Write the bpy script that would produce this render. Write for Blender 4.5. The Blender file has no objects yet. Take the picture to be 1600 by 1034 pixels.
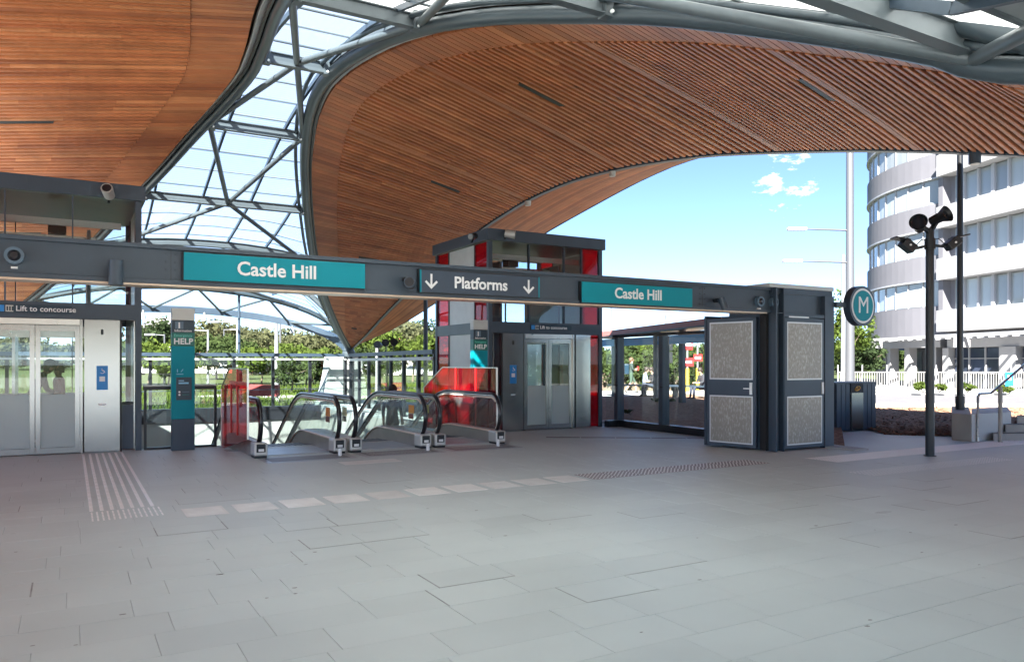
import bpy, bmesh, math, random
import numpy as np
from mathutils import Vector, Matrix

random.seed(7)
rng = np.random.default_rng(7)
SC = bpy.context.scene
COL = SC.collection
PI = math.pi

# ------------------------------------------------------------------ camera
F = 1201.0 / 1600.0                      # focal length / sensor width
EYE = 1.6
YAW = math.radians(29.9)                 # look direction, clockwise from +Y
FW = Vector((math.sin(YAW), math.cos(YAW), 0))
RT = Vector((math.cos(YAW), -math.sin(YAW), 0))
cd = bpy.data.cameras.new('camera')
cam = bpy.data.objects.new('camera', cd)
COL.objects.link(cam)
cd.sensor_width = 36.0
cd.lens = 36.0 * F
cd.shift_y = 50.0 / 1600.0
cd.clip_end = 3000
cd.clip_start = 0.05
cam.location = (0, 0, EYE)
cam.rotation_euler = (PI / 2, 0, -YAW)
SC.camera = cam

# ------------------------------------------------------------------ light
SUN_EL = math.radians(40)
SUN_H = Vector((-0.70, -0.71, 0)).normalized()      # horizontal direction towards the sun
w = bpy.data.worlds.new('World')
SC.world = w
w.use_nodes = True
nt = w.node_tree
nt.nodes.clear()
wo = nt.nodes.new('ShaderNodeOutputWorld')
bg = nt.nodes.new('ShaderNodeBackground')
sky = nt.nodes.new('ShaderNodeTexSky')
sky.sky_type = 'NISHITA'
sky.sun_disc = False
sky.sun_elevation = SUN_EL
sky.sun_rotation = math.atan2(SUN_H.x, SUN_H.y)
sky.air_density = 0.5
sky.dust_density = 0.1
sky.ozone_density = 3.5
bg.inputs['Strength'].default_value = 0.05
# small broken clouds: noise on the view direction
tc = nt.nodes.new('ShaderNodeTexCoord')
mp = nt.nodes.new('ShaderNodeMapping'); mp.inputs['Scale'].default_value = (1, 1, 2.2)
nz = nt.nodes.new('ShaderNodeTexNoise'); nz.inputs['Scale'].default_value = 26; nz.inputs['Detail'].default_value = 7; nz.inputs['Roughness'].default_value = 0.62
nz2 = nt.nodes.new('ShaderNodeTexNoise'); nz2.inputs['Scale'].default_value = 2.3; nz2.inputs['Detail'].default_value = 1
cloud_dir = (FW + RT * ((1232 - 800) / 1201.0) + Vector((0, 0, (567 - 271) / 1201.0))).normalized()
dt = nt.nodes.new('ShaderNodeVectorMath'); dt.operation = 'DOT_PRODUCT'; dt.inputs[1].default_value = cloud_dir
nrm = nt.nodes.new('ShaderNodeVectorMath'); nrm.operation = 'NORMALIZE'
mr = nt.nodes.new('ShaderNodeMapRange'); mr.inputs['From Min'].default_value = 0.9975; mr.inputs['From Max'].default_value = 0.9996
mr.inputs['To Min'].default_value = -0.25; mr.inputs['To Max'].default_value = 0.10
ad = nt.nodes.new('ShaderNodeMath'); ad.operation = 'ADD'
cr = nt.nodes.new('ShaderNodeMapRange'); cr.inputs['From Min'].default_value = 0.60; cr.inputs['From Max'].default_value = 0.72
cr.inputs['To Max'].default_value = 0.8
mx = nt.nodes.new('ShaderNodeMixRGB'); mx.inputs[2].default_value = (8.0, 8.0, 8.2, 1)
L = nt.links.new
L(tc.outputs['Generated'], nrm.inputs[0]); L(nrm.outputs[0], mp.inputs[0]); L(mp.outputs[0], nz.inputs['Vector'])
L(nrm.outputs[0], dt.inputs[0]); L(dt.outputs['Value'], mr.inputs['Value'])
L(nz.outputs['Fac'], ad.inputs[0]); L(mr.outputs[0], ad.inputs[1]); L(ad.outputs[0], cr.inputs['Value'])
L(sky.outputs[0], mx.inputs[1]); L(cr.outputs[0], mx.inputs[0])
L(mx.outputs[0], bg.inputs['Color']); L(bg.outputs[0], wo.inputs['Surface'])

sd = bpy.data.lights.new('sun', 'SUN')
sd.energy = 5.0
sd.angle = math.radians(0.55)
sd.color = (1.0, 0.95, 0.88)
sun = bpy.data.objects.new('sun', sd)
COL.objects.link(sun)
to_sun = Vector((SUN_H.x * math.cos(SUN_EL), SUN_H.y * math.cos(SUN_EL), math.sin(SUN_EL)))
sun.rotation_euler = to_sun.to_track_quat('Z', 'Y').to_euler()
sun.location = to_sun * 60

SC.view_settings.view_transform = 'Standard'
SC.view_settings.look = 'None'
SC.view_settings.gamma = 1
SC.view_settings.use_curve_mapping = False
SC.view_settings.exposure = 2.85
SC.cycles.max_bounces = 12
SC.cycles.diffuse_bounces = 5
SC.cycles.glossy_bounces = 4
SC.cycles.transparent_max_bounces = 24
SC.cycles.caustics_reflective = False
SC.cycles.caustics_refractive = False

# ------------------------------------------------------------------ pixel <-> place helpers (1600 x 1034 photograph)
def P(px, py, t):
    """point at depth t metres in front of the camera seen at pixel px,py"""
    v = (FW + RT * ((px - 800) / 1201.0) + Vector((0, 0, (567 - py) / 1201.0))) * t
    return Vector((v.x, v.y, v.z + EYE))
def G(px, py, z=0.0):
    return P(px, py, (EYE - z) * 1201.0 / (py - 567.0))
def OY(px, py, Y):
    d = FW + RT * ((px - 800) / 1201.0)
    return P(px, py, Y / d.y)
def CL(lat, t, z=0.0):
    v = FW * t + RT * lat
    return Vector((v.x, v.y, z))

# ------------------------------------------------------------------ object helpers
def tag(o, label=None, cat=None, group=None, kind=None):
    if label: o['label'] = label
    if cat: o['category'] = cat
    if group: o['group'] = group
    if kind: o['kind'] = kind
    return o
def thing(name, loc, label, cat, group=None):
    o = bpy.data.objects.new(name, None)
    o.empty_display_size = 0.2
    COL.objects.link(o)
    o.location = loc
    return tag(o, label, cat, group)
def wl(o):
    v = Vector((0, 0, 0))
    while o is not None:
        v += o.location
        o = o.parent
    return v
def fr(d, up=Vector((0, 0, 1))):
    d = Vector(d).normalized()
    s = d.cross(up)
    if s.length < 1e-4: s = d.cross(Vector((0, 1, 0)))
    s.normalize()
    u = s.cross(d).normalized()
    return d, s, u
class MB:
    def __init__(self):
        self.v = []; self.f = []; self.m = []; self.s = []
    def add(self, vs, fs, m=0, smooth=False):
        b = len(self.v)
        self.v += [tuple(v) for v in vs]
        self.f += [tuple(b + i for i in f) for f in fs]
        self.m += [m] * len(fs); self.s += [smooth] * len(fs)
        return self
    def hexa(self, c, m=0):          # c: 8 corners, bottom 4 ccw then top 4 ccw
        return self.add(c, [(3, 2, 1, 0), (4, 5, 6, 7), (0, 1, 5, 4), (1, 2, 6, 5), (2, 3, 7, 6), (3, 0, 4, 7)], m)
    def box(self, x0, x1, y0, y1, z0, z1, m=0):
        if x0 > x1: x0, x1 = x1, x0
        if y0 > y1: y0, y1 = y1, y0
        if z0 > z1: z0, z1 = z1, z0
        return self.hexa([(x0, y0, z0), (x1, y0, z0), (x1, y1, z0), (x0, y1, z0), (x0, y0, z1), (x1, y0, z1), (x1, y1, z1), (x0, y1, z1)], m)
    def bar(self, a, b, wd, ht, m=0, up=Vector((0, 0, 1))):   # rectangular bar a->b
        a = Vector(a); b = Vector(b)
        d, s, u = fr(b - a, up)
        s = s * wd / 2; u = u * ht / 2
        c = [a - s - u, a + s - u, b + s - u, b - s - u, a - s + u, a + s + u, b + s + u, b - s + u]
        return self.hexa(c, m)
    def obox(self, c, ax, ay, az, m=0):
        c = Vector(c)
        q = [c + ax * i + ay * j + az * k for k in (-1, 1) for (i, j) in ((-1, -1), (1, -1), (1, 1), (-1, 1))]
        return self.hexa(q, m)
    def cyl(self, a, b, r0, r1=None, n=12, m=0, cap=True, smooth=True):
        a = Vector(a); b = Vector(b)
        if r1 is None: r1 = r0
        d, s, u = fr(b - a)
        vs = []
        for p, r in ((a, r0), (b, r1)):
            for i in range(n):
                t = 2 * PI * i / n
                vs.append(p + s * math.cos(t) * r + u * math.sin(t) * r)
        self.add(vs, [(i, (i + 1) % n, n + (i + 1) % n, n + i) for i in range(n)], m, smooth)
        if cap:
            self.add(vs[:n], [tuple(range(n - 1, -1, -1))], m)
            self.add(vs[n:], [tuple(range(n))], m)
        return self
    def tube(self, pts, r, n=10, m=0, cap=True, closed=False):
        pts = [Vector(p) for p in pts]
        k = len(pts)
        rs = r if isinstance(r, (list, tuple)) else [r] * k
        d0 = (pts[1] - pts[0]).normalized()
        _, s, u = fr(d0)
        vs = []
        for i, p in enumerate(pts):
            if closed: d = pts[(i + 1) % k] - pts[i - 1]
            elif i == 0: d = pts[1] - pts[0]
            elif i == k - 1: d = pts[-1] - pts[-2]
            else: d = (pts[i + 1] - p).normalized() + (p - pts[i - 1]).normalized()
            d.normalize()
            s = (s - d * s.dot(d)).normalized()
            u = s.cross(d).normalized()
            for j in range(n):
                t = 2 * PI * j / n
                vs.append(p + s * math.cos(t) * rs[i] + u * math.sin(t) * rs[i])
        fs = []
        for i in range(k if closed else k - 1):
            i2 = (i + 1) % k
            for j in range(n):
                fs.append((i * n + j, i * n + (j + 1) % n, i2 * n + (j + 1) % n, i2 * n + j))
        self.add(vs, fs, m, True)
        if cap and not closed:
            self.add(vs[:n], [tuple(range(n - 1, -1, -1))], m)
            self.add(vs[-n:], [tuple(range(n))], m)
        return self
    def loft(self, A, B, w, h, nrm, m=0):     # strip of rectangular section along points A (mid), lateral dirs B
        pass
    def prism(self, pts, d, m=0, smooth=False):      # polygon extruded by vector d
        pts = [Vector(p) for p in pts]; d = Vector(d); n = len(pts)
        vs = pts + [p + d for p in pts]
        self.add(vs, [tuple(range(n - 1, -1, -1)), tuple(range(n, 2 * n))], m)
        self.add(vs, [(i, (i + 1) % n, n + (i + 1) % n, n + i) for i in range(n)], m, smooth)
        return self
    def lathe(self, prof, c, n=16, m=0):      # prof [(r,z)]
        c = Vector(c); vs = []
        for r, z in prof:
            for i in range(n):
                t = 2 * PI * i / n
                vs.append(c + Vector((r * math.cos(t), r * math.sin(t), z)))
        fs = [(j * n + i, j * n + (i + 1) % n, (j + 1) * n + (i + 1) % n, (j + 1) * n + i) for j in range(len(prof) - 1) for i in range(n)]
        self.add(vs, fs, m, True)
        self.add(vs[:n], [tuple(range(n - 1, -1, -1))], m)
        self.add(vs[-n:], [tuple(range(n))], m)
        return self
    def build(self, name, mats, parent=None, local=False, bevel=0.0, label=None, kind=None, fixn=False):
        if not isinstance(mats, (list, tuple)): mats = [mats]
        me = bpy.data.meshes.new(name)
        off = wl(parent) if (parent is not None and not local) else Vector((0, 0, 0))
        vs = [(v[0] - off.x, v[1] - off.y, v[2] - off.z) for v in self.v]
        me.from_pydata(vs, [], self.f)
        for mm in mats: me.materials.append(mm)
        if len(mats) > 1: me.polygons.foreach_set('material_index', self.m)
        if any(self.s): me.polygons.foreach_set('use_smooth', self.s)
        if fixn or bevel > 0:
            bm = bmesh.new(); bm.from_mesh(me)
            bmesh.ops.remove_doubles(bm, verts=bm.verts, dist=1e-5) if bevel > 0 else None
            bmesh.ops.recalc_face_normals(bm, faces=bm.faces)
            if bevel > 0:
                ed = [e for e in bm.edges if len(e.link_faces) == 2 and e.calc_face_angle(0) > 0.6]
                if ed: bmesh.ops.bevel(bm, geom=ed, offset=bevel, segments=2, profile=0.5, affect='EDGES', clamp_overlap=True)
            bm.to_mesh(me); bm.free()
        me.update()
        o = bpy.data.objects.new(name, me)
        COL.objects.link(o)
        if parent is not None: o.parent = parent
        if label: o['label'] = label
        if kind: o['kind'] = kind
        return o
def setting(o, kind='structure'):
    o['kind'] = kind
    return o
def copy_tree(o, parent=None):
    c = o.copy(); COL.objects.link(c); c.parent = parent
    for ch in list(o.children): copy_tree(ch, c)
    return c
def text_obj(s, size, center, right, up, mat, parent, name='lettering', bold=0.0, align='CENTER', depth=0.004, sx=1.0, spacing=1.0):
    """flat raised lettering as a mesh; right/up are world vectors"""
    cu = bpy.data.curves.new('txt', 'FONT')
    cu.body = s; cu.size = size; cu.align_x = align; cu.align_y = 'CENTER'
    cu.extrude = depth; cu.offset = bold; cu.resolution_u = 3; cu.space_character = spacing
    tmp = bpy.data.objects.new('txt', cu); COL.objects.link(tmp)
    bpy.context.view_layer.update()
    me = bpy.data.meshes.new_from_object(tmp.evaluated_get(bpy.context.evaluated_depsgraph_get()))
    bpy.data.objects.remove(tmp); bpy.data.curves.remove(cu)
    r = Vector(right).normalized(); u = Vector(up).normalized(); n = r.cross(u)
    off = wl(parent) if parent is not None else Vector((0, 0, 0))
    M = Matrix((( r.x * sx, u.x, n.x, center[0] - off.x), (r.y * sx, u.y, n.y, center[1] - off.y), (r.z * sx, u.z, n.z, center[2] - off.z), (0, 0, 0, 1)))
    me.transform(M)
    me.materials.clear(); me.materials.append(mat)
    o = bpy.data.objects.new(name, me); COL.objects.link(o); o.parent = parent
    return o

# ------------------------------------------------------------------ materials
def pm(name, col, rough=0.5, metal=0.0, var=0.0, vscale=5.0, bump=0.0, bscale=60.0, spec=0.5, stretch=None, rvar=0.0, coat=0.0, objvar=0.0, detail=4.0):
    m = bpy.data.materials.new(name); m.use_nodes = True
    n = m.node_tree; b = n.nodes['Principled BSDF']
    b.inputs['Base Color'].default_value = (*col, 1)
    b.inputs['Roughness'].default_value = rough
    b.inputs['Metallic'].default_value = metal
    b.inputs['Specular IOR Level'].default_value = spec
    if coat: b.inputs['Coat Weight'].default_value = coat; b.inputs['Coat Roughness'].default_value = 0.08
    geo = n.nodes.new('ShaderNodeNewGeometry')
    mpp = n.nodes.new('ShaderNodeMapping')
    if stretch: mpp.inputs['Scale'].default_value = stretch
    n.links.new(geo.outputs['Position'], mpp.inputs[0])
    cur = None
    if var > 0 or rvar > 0:
        nn = n.nodes.new('ShaderNodeTexNoise'); nn.inputs['Scale'].default_value = vscale; nn.inputs['Detail'].default_value = detail
        n.links.new(mpp.outputs[0], nn.inputs['Vector'])
    if var > 0:
        r = n.nodes.new('ShaderNodeMapRange'); r.inputs['From Min'].default_value = 0.25; r.inputs['From Max'].default_value = 0.75
        r.inputs['To Min'].default_value = 1 - var; r.inputs['To Max'].default_value = 1 + var
        n.links.new(nn.outputs['Fac'], r.inputs['Value'])
        cur = r.outputs[0]
    if objvar > 0:
        oi = n.nodes.new('ShaderNodeObjectInfo')
        r2 = n.nodes.new('ShaderNodeMapRange'); r2.inputs['To Min'].default_value = 1 - objvar; r2.inputs['To Max'].default_value = 1 + objvar
        n.links.new(oi.outputs['Random'], r2.inputs['Value'])
        if cur is not None:
            mu = n.nodes.new('ShaderNodeMath'); mu.operation = 'MULTIPLY'
            n.links.new(cur, mu.inputs[0]); n.links.new(r2.outputs[0], mu.inputs[1]); cur = mu.outputs[0]
        else: cur = r2.outputs[0]
    if cur is not None:
        vm = n.nodes.new('ShaderNodeVectorMath'); vm.operation = 'SCALE'; vm.inputs[0].default_value = col
        n.links.new(cur, vm.inputs['Scale']); n.links.new(vm.outputs[0], b.inputs['Base Color'])
    if rvar > 0:
        r3 = n.nodes.new('ShaderNodeMapRange'); r3.inputs['From Min'].default_value = 0.3; r3.inputs['From Max'].default_value = 0.7
        r3.inputs['To Min'].default_value = max(0.02, rough - rvar); r3.inputs['To Max'].default_value = min(1, rough + rvar)
        n.links.new(nn.outputs['Fac'], r3.inputs['Value']); n.links.new(r3.outputs[0], b.inputs['Roughness'])
    if bump > 0:
        bn = n.nodes.new('ShaderNodeTexNoise'); bn.inputs['Scale'].default_value = bscale; bn.inputs['Detail'].default_value = 4
        n.links.new(mpp.outputs[0], bn.inputs['Vector'])
        bp = n.nodes.new('ShaderNodeBump'); bp.inputs['Strength'].default_value = bump; bp.inputs['Distance'].default_value = 0.02
        n.links.new(bn.outputs['Fac'], bp.inputs['Height']); n.links.new(bp.outputs[0], b.inputs['Normal'])
    return m
def glassm(name, tint=(0.92, 0.97, 0.95), refl=0.9, body=0.0, bodycol=(0.8, 0.9, 0.9), rough=0.0, transl=False, stripes=0.0):
    """thin pane: see-through with a Fresnel reflection and an optional milky body"""
    m = bpy.data.materials.new(name); m.use_nodes = True
    n = m.node_tree; n.nodes.clear()
    out = n.nodes.new('ShaderNodeOutputMaterial')
    tr = n.nodes.new('ShaderNodeBsdfTransparent'); tr.inputs[0].default_value = (*tint, 1)
    gl = n.nodes.new('ShaderNodeBsdfGlossy'); gl.inputs['Roughness'].default_value = rough; gl.inputs[0].default_value = (1, 1, 1, 1)
    lw = n.nodes.new('ShaderNodeLayerWeight'); lw.inputs[0].default_value = 0.5
    pw = n.nodes.new('ShaderNodeMath'); pw.operation = 'POWER'; pw.inputs[1].default_value = 5.0
    fre = n.nodes.new('ShaderNodeMath'); fre.operation = 'MULTIPLY_ADD'; fre.inputs[1].default_value = 0.9 * refl; fre.inputs[2].default_value = 0.035 * refl; fre.use_clamp = True
    n.links.new(lw.outputs['Facing'], pw.inputs[0]); n.links.new(pw.outputs[0], fre.inputs[0])
    mi = n.nodes.new('ShaderNodeMixShader')
    last = tr.outputs[0]
    if body > 0:
        df = n.nodes.new('ShaderNodeBsdfTranslucent' if transl else 'ShaderNodeBsdfDiffuse'); df.inputs[0].default_value = (*bodycol, 1)
        if transl:
            d2 = n.nodes.new('ShaderNodeBsdfDiffuse'); d2.inputs[0].default_value = (*bodycol, 1)
            mm = n.nodes.new('ShaderNodeMixShader'); mm.inputs[0].default_value = 0.35
            n.links.new(df.outputs[0], mm.inputs[1]); n.links.new(d2.outputs[0], mm.inputs[2]); dfo = mm.outputs[0]
        else: dfo = df.outputs[0]
        mb = n.nodes.new('ShaderNodeMixShader'); mb.inputs[0].default_value = body
        if stripes > 0:
            geo = n.nodes.new('ShaderNodeNewGeometry')
            sep = n.nodes.new('ShaderNodeSeparateXYZ'); n.links.new(geo.outputs['Position'], sep.inputs[0])
            mu = n.nodes.new('ShaderNodeMath'); mu.operation = 'MULTIPLY'; mu.inputs[1].default_value = 1 / stripes
            n.links.new(sep.outputs['Y'], mu.inputs[0])
            fc = n.nodes.new('ShaderNodeMath'); fc.operation = 'FRACT'; n.links.new(mu.outputs[0], fc.inputs[0])
            gt = n.nodes.new('ShaderNodeMath'); gt.operation = 'GREATER_THAN'; gt.inputs[1].default_value = 0.45; n.links.new(fc.outputs[0], gt.inputs[0])
            sc_ = n.nodes.new('ShaderNodeMath'); sc_.operation = 'MULTIPLY_ADD'; sc_.inputs[1].default_value = body; sc_.inputs[2].default_value = 0.04; n.links.new(gt.outputs[0], sc_.inputs[0])
            n.links.new(sc_.outputs[0], mb.inputs[0])
        n.links.new(last, mb.inputs[1]); n.links.new(dfo, mb.inputs[2]); last = mb.outputs[0]
    n.links.new(fre.outputs[0], mi.inputs[0]); n.links.new(last, mi.inputs[1]); n.links.new(gl.outputs[0], mi.inputs[2])
    n.links.new(mi.outputs[0], out.inputs[0])
    return m
def emis(name, col, s):
    m = bpy.data.materials.new(name); m.use_nodes = True
    b = m.node_tree.nodes['Principled BSDF']; b.inputs['Base Color'].default_value = (*col, 1)
    b.inputs['Emission Color'].default_value = (*col, 1); b.inputs['Emission Strength'].default_value = s
    return m

M = {}
M['steel'] = pm('painted_dark_steel', (0.045, 0.066, 0.092), 0.42, 0.0, var=0.10, vscale=2.5, bump=0.02, bscale=40)
M['steel_light'] = pm('painted_grey_steel', (0.095, 0.113, 0.123), 0.40, 0.2, var=0.10, vscale=2.0)
M['tube'] = pm('painted_tube_steel', (0.050, 0.068, 0.080), 0.36, 0.1, var=0.12, vscale=1.5)
M['black'] = pm('black_paint', (0.012, 0.014, 0.017), 0.4, var=0.1)
M['rubber'] = pm('black_rubber', (0.012, 0.013, 0.018), 0.28, coat=0.3)
M['inox'] = pm('brushed_stainless', (0.42, 0.405, 0.385), 0.22, 1.0, var=0.03, vscale=1.6)
M['inox_h'] = pm('satin_stainless', (0.62, 0.60, 0.56), 0.33, 1.0, var=0.08, vscale=6, rvar=0.08)
M['stud'] = pm('stainless_stud', (0.90, 0.90, 0.88), 0.35, 0.0)
M['pale'] = pm('pale_fascia', (0.58, 0.60, 0.58), 0.45, var=0.05)
M['wall_pale'] = pm('pale_concrete_lining', (0.34, 0.35, 0.325), 0.7, var=0.06, vscale=0.7)
M['grey_cap'] = pm('light_grey_metal', (0.50, 0.50, 0.47), 0.45, 0.3, var=0.04)
M['teal'] = pm('teal_sign', (0.0, 0.26, 0.325), 0.5, var=0.03, spec=0.25)
M['teal_dark'] = pm('green_sign', (0.0, 0.14, 0.11), 0.35)
M['navy'] = pm('navy_sign', (0.010, 0.032, 0.055), 0.35)
M['base_navy'] = pm('slate_base', (0.035, 0.055, 0.085), 0.4, var=0.06)
M['white'] = pm('white_print', (0.80, 0.80, 0.80), 0.4)
M['sky_blue'] = pm('blue_print', (0.02, 0.24, 0.62), 0.35)
M['greyblue'] = pm('greyblue_print', (0.10, 0.16, 0.22), 0.4)
M['concrete'] = pm('cast_concrete', (0.36, 0.34, 0.30), 0.8, var=0.10, vscale=2.2, bump=0.15, bscale=30)
M['concrete_lt'] = pm('pale_cast_concrete', (0.52, 0.52, 0.49), 0.8, var=0.07, vscale=2.2, bump=0.1, bscale=30)
M['gold'] = pm('gold_mark', (0.75, 0.42, 0.08), 0.4)
M['orange'] = pm('orange_sticker', (0.85, 0.36, 0.03), 0.5)
M['yellow'] = pm('yellow_sticker', (0.80, 0.58, 0.04), 0.5)
M['brown'] = pm('brown_sticker', (0.23, 0.07, 0.05), 0.5)
M['red'] = pm('red_paint', (0.55, 0.02, 0.02), 0.35)
M['glass'] = glassm('clear_glass', (0.93, 0.965, 0.95))
M['glass_esc'] = glassm('escalator_glass', (0.93, 0.96, 0.94), refl=0.7, body=0.05, bodycol=(0.7, 0.75, 0.72))
M['glass_lift'] = glassm('lift_glass', (0.90, 0.93, 0.93), refl=1.0)
M['glass_red'] = glassm('red_glass', (0.92, 0.04, 0.07), body=0.40, bodycol=(0.52, 0.008, 0.025))
M['glass_screen_red'] = glassm('red_screen_glass', (0.74, 0.085, 0.11), body=0.16, bodycol=(0.40, 0.01, 0.025))
M['glass_pink'] = glassm('pale_red_glass', (0.85, 0.22, 0.25), body=0.25, bodycol=(0.40, 0.03, 0.05))
M['glass_frost'] = glassm('frosted_glass', (0.8, 0.86, 0.84), body=0.86, bodycol=(0.50, 0.575, 0.56), rough=0.25)
M['glass_roof'] = glassm('fritted_roof_glass', (0.90, 0.95, 0.98), refl=0.15, body=0.11, bodycol=(0.82, 0.86, 0.88), transl=True, stripes=0.085)
M['sun_diffuser'] = glassm('sun_diffusing_roof_sheet', (0.9, 0.95, 0.98), refl=0.15, body=0.999, bodycol=(0.86, 0.88, 0.87), transl=True)  # milky sheet added to spread soft sunlight over the floor
M['glass_dark'] = pm('dark_window_glass', (0.02, 0.025, 0.035), 0.04, spec=0.9)
WOODC = [(0.51, 0.172, 0.062), (0.45, 0.140, 0.049), (0.56, 0.206, 0.078), (0.385, 0.111, 0.038), (0.48, 0.157, 0.055)]
WOOD = [pm('timber_tone', c, 0.55, var=0.22, vscale=1.6, stretch=(1.0, 1.0, 1.0), bump=0.06, bscale=60, detail=8, objvar=0.16) for c in WOODC]
M['timber_dark'] = pm('dark_gap_timber', (0.022, 0.011, 0.008), 0.8, var=0.1)
M['slot'] = pm('black_slot', (0.010, 0.009, 0.009), 0.6)
M['roof'] = pm('grey_roof_sheet', (0.32, 0.34, 0.35), 0.5, 0.3, var=0.05)
# ================================================================== ground and plaza
M['paver'] = pm('grey_granite_paver', (0.565, 0.635, 0.625), 0.52, var=0.085, vscale=0.8, bump=0.05, bscale=90, objvar=0.03, rvar=0.07, detail=9, spec=0.3)
M['joint'] = pm('paver_joint', (0.41, 0.45, 0.445), 0.9, var=0.1)
M['paver2'] = pm('light_granite_paver', (0.40, 0.405, 0.40), 0.5, var=0.07, vscale=1.3, bump=0.05, bscale=90, rvar=0.08)
def earth_mat(name, c1, c2, scale, bump, rough=0.95):
    m = bpy.data.materials.new(name); m.use_nodes = True
    n = m.node_tree; b = n.nodes['Principled BSDF']; b.inputs['Roughness'].default_value = rough
    b.inputs['Specular IOR Level'].default_value = 0.2
    geo = n.nodes.new('ShaderNodeNewGeometry')
    t1 = n.nodes.new('ShaderNodeTexNoise'); t1.inputs['Scale'].default_value = scale; t1.inputs['Detail'].default_value = 9; t1.inputs['Roughness'].default_value = 0.7
    n.links.new(geo.outputs['Position'], t1.inputs['Vector'])
    cr_ = n.nodes.new('ShaderNodeValToRGB'); cr_.color_ramp.elements[0].position = 0.34; cr_.color_ramp.elements[1].position = 0.66
    cr_.color_ramp.elements[0].color = (*c1, 1); cr_.color_ramp.elements[1].color = (*c2, 1)
    n.links.new(t1.outputs['Fac'], cr_.inputs[0]); n.links.new(cr_.outputs[0], b.inputs['Base Color'])
    bp = n.nodes.new('ShaderNodeBump'); bp.inputs['Strength'].default_value = bump; bp.inputs['Distance'].default_value = 0.05
    n.links.new(t1.outputs['Fac'], bp.inputs['Height']); n.links.new(bp.outputs[0], b.inputs['Normal'])
    return m
M['grass'] = earth_mat('grass_ground', (0.036, 0.054, 0.017), (0.080, 0.098, 0.036), 0.7, 0.4)
M['mulch'] = earth_mat('bark_mulch', (0.15, 0.08, 0.05), (0.36, 0.225, 0.15), 9.0, 0.9)
M['asphalt'] = pm('asphalt', (0.11, 0.11, 0.118), 0.9, var=0.12, vscale=1.2, bump=0.2, bscale=80)
M['path'] = pm('pale_path', (0.40, 0.395, 0.38), 0.85, var=0.06, vscale=1.5, bump=0.1)

# landscape sheet with a real hole for the escalator void
VX0, VX1, VY0, VY1 = 1.17, 8.30, 15.72, 29.1
def sheet_with_hole(mb, X0, X1, Y0, Y1, z, m=0):
    for (a, b, c, d) in ((X0, VX0, Y0, Y1), (VX1, X1, Y0, Y1), (VX0, VX1, Y0, VY0), (VX0, VX1, VY1, Y1)):
        mb.add([(a, c, z), (b, c, z), (b, d, z), (a, d, z)], [(0, 1, 2, 3)], m)
g = MB(); sheet_with_hole(g, -900, 1500, -600, 1500, -0.12)
setting(g.build('ground', M['grass']))
g = MB()
FX0, FX1, FY0, FY1 = -16.0, 22.0, -9.0, 15.0
g.box(FX0, FX1, FY0, FY1, -0.11, -0.006, 0)
g.box(FX0, VX0, FY1 + 0.0005, 29.4, -0.11, -0.004, 0)
g.box(VX1, 12.3, FY1 + 0.0005, 29.4, -0.11, -0.004, 0)
g.box(VX0 + 0.0005, 2.5, FY1 + 0.0005, VY0, -0.11, -0.004, 0)
g.box(7.72, VX1 - 0.0005, FY1 + 0.0005, VY0, -0.11, -0.004, 0)
floor = setting(g.build('plaza_floor', M['joint']))
g = MB()
for (a, b, c, d) in ((-80, FX0, -70, 27), (FX0, FX1, -70, FY0), (FX1, 34, -70, 12), (FX0, 0.9, 29.6, 33), (9.9, 12.3, 29.6, 33)):
    g.add([(a, c, -.03), (b, c, -.03), (b, d, -.03), (a, d, -.03)], [(0, 1, 2, 3)])
setting(g.build('plaza_bounce_apron', M['path']))  # pale ground added around the plaza to bounce sunlight under the canopy
# granite pavers, running bond
PW, PL, GAP = 0.40, 0.62, 0.0028
cells = []
j = 0
y = FY0
while y < 15.6:
    off = (0.31 if j % 2 else 0.0) + random.uniform(-0.05, 0.05)
    x = FX0 - off
    while x < FX1:
        w_ = PL * random.choice([1, 1, 1, 1.35, 0.8])
        a, b = max(x, FX0), min(x + w_, FX1)
        if b - a > 0.05:
            c_ = ((a + b) / 2, y + PW / 2)
            ok = True
            if y + PW > 15.0 and (2.45 < c_[0] < 7.8 or c_[0] > 11.9): ok = False
            if ok: cells.append((a, b, y, y + PW))
        x += w_
    y += PW; j += 1
def depth_view(c):
    v = Vector((c[0], c[1], -EYE)); t = v.x * FW.x + v.y * FW.y
    if t < 2.2: return None
    lat = v.x * RT.x + v.y * RT.y
    px = 800 + 1201 * lat / t; py = 567 + EYE * 1201 / t
    if -60 < px < 1660 and py < 1090: return t
    return None
vis = []
for c in cells:
    t = depth_view(((c[0] + c[1]) / 2, (c[2] + c[3]) / 2))
    vis.append(t if t is not None else 999)
order = sorted(range(len(cells)), key=lambda i: vis[i])
near = set(order[:290])
def paver_into(mb, c):
    a, b, y0, y1 = c
    h = GAP / 2; z = random.uniform(-0.0006, 0.0006); bv = 0.003
    a += h; b -= h; y0 += h; y1 -= h
    vs = [(a, y0, -0.008), (b, y0, -0.008), (b, y1, -0.008), (a, y1, -0.008), (a, y0, z - 0.002), (b, y0, z - 0.002), (b, y1, z - 0.002), (a, y1, z - 0.002),
          (a + bv, y0 + bv, z), (b - bv, y0 + bv, z), (b - bv, y1 - bv, z), (a + bv, y1 - bv, z)]
    mb.add(vs, [(0, 1, 5, 4), (1, 2, 6, 5), (2, 3, 7, 6), (3, 0, 4, 7), (4, 5, 9, 8), (5, 6, 10, 9), (6, 7, 11, 10), (7, 4, 8, 11), (8, 9, 10, 11)])
rest = MB()
for i, c in enumerate(cells):
    if i in near:
        mb = MB(); paver_into(mb, c); mb.build('paver', M['paver'], floor)
    else: paver_into(rest, c)
rest.build('paving', M['paver'], floor, kind='stuff')

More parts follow.
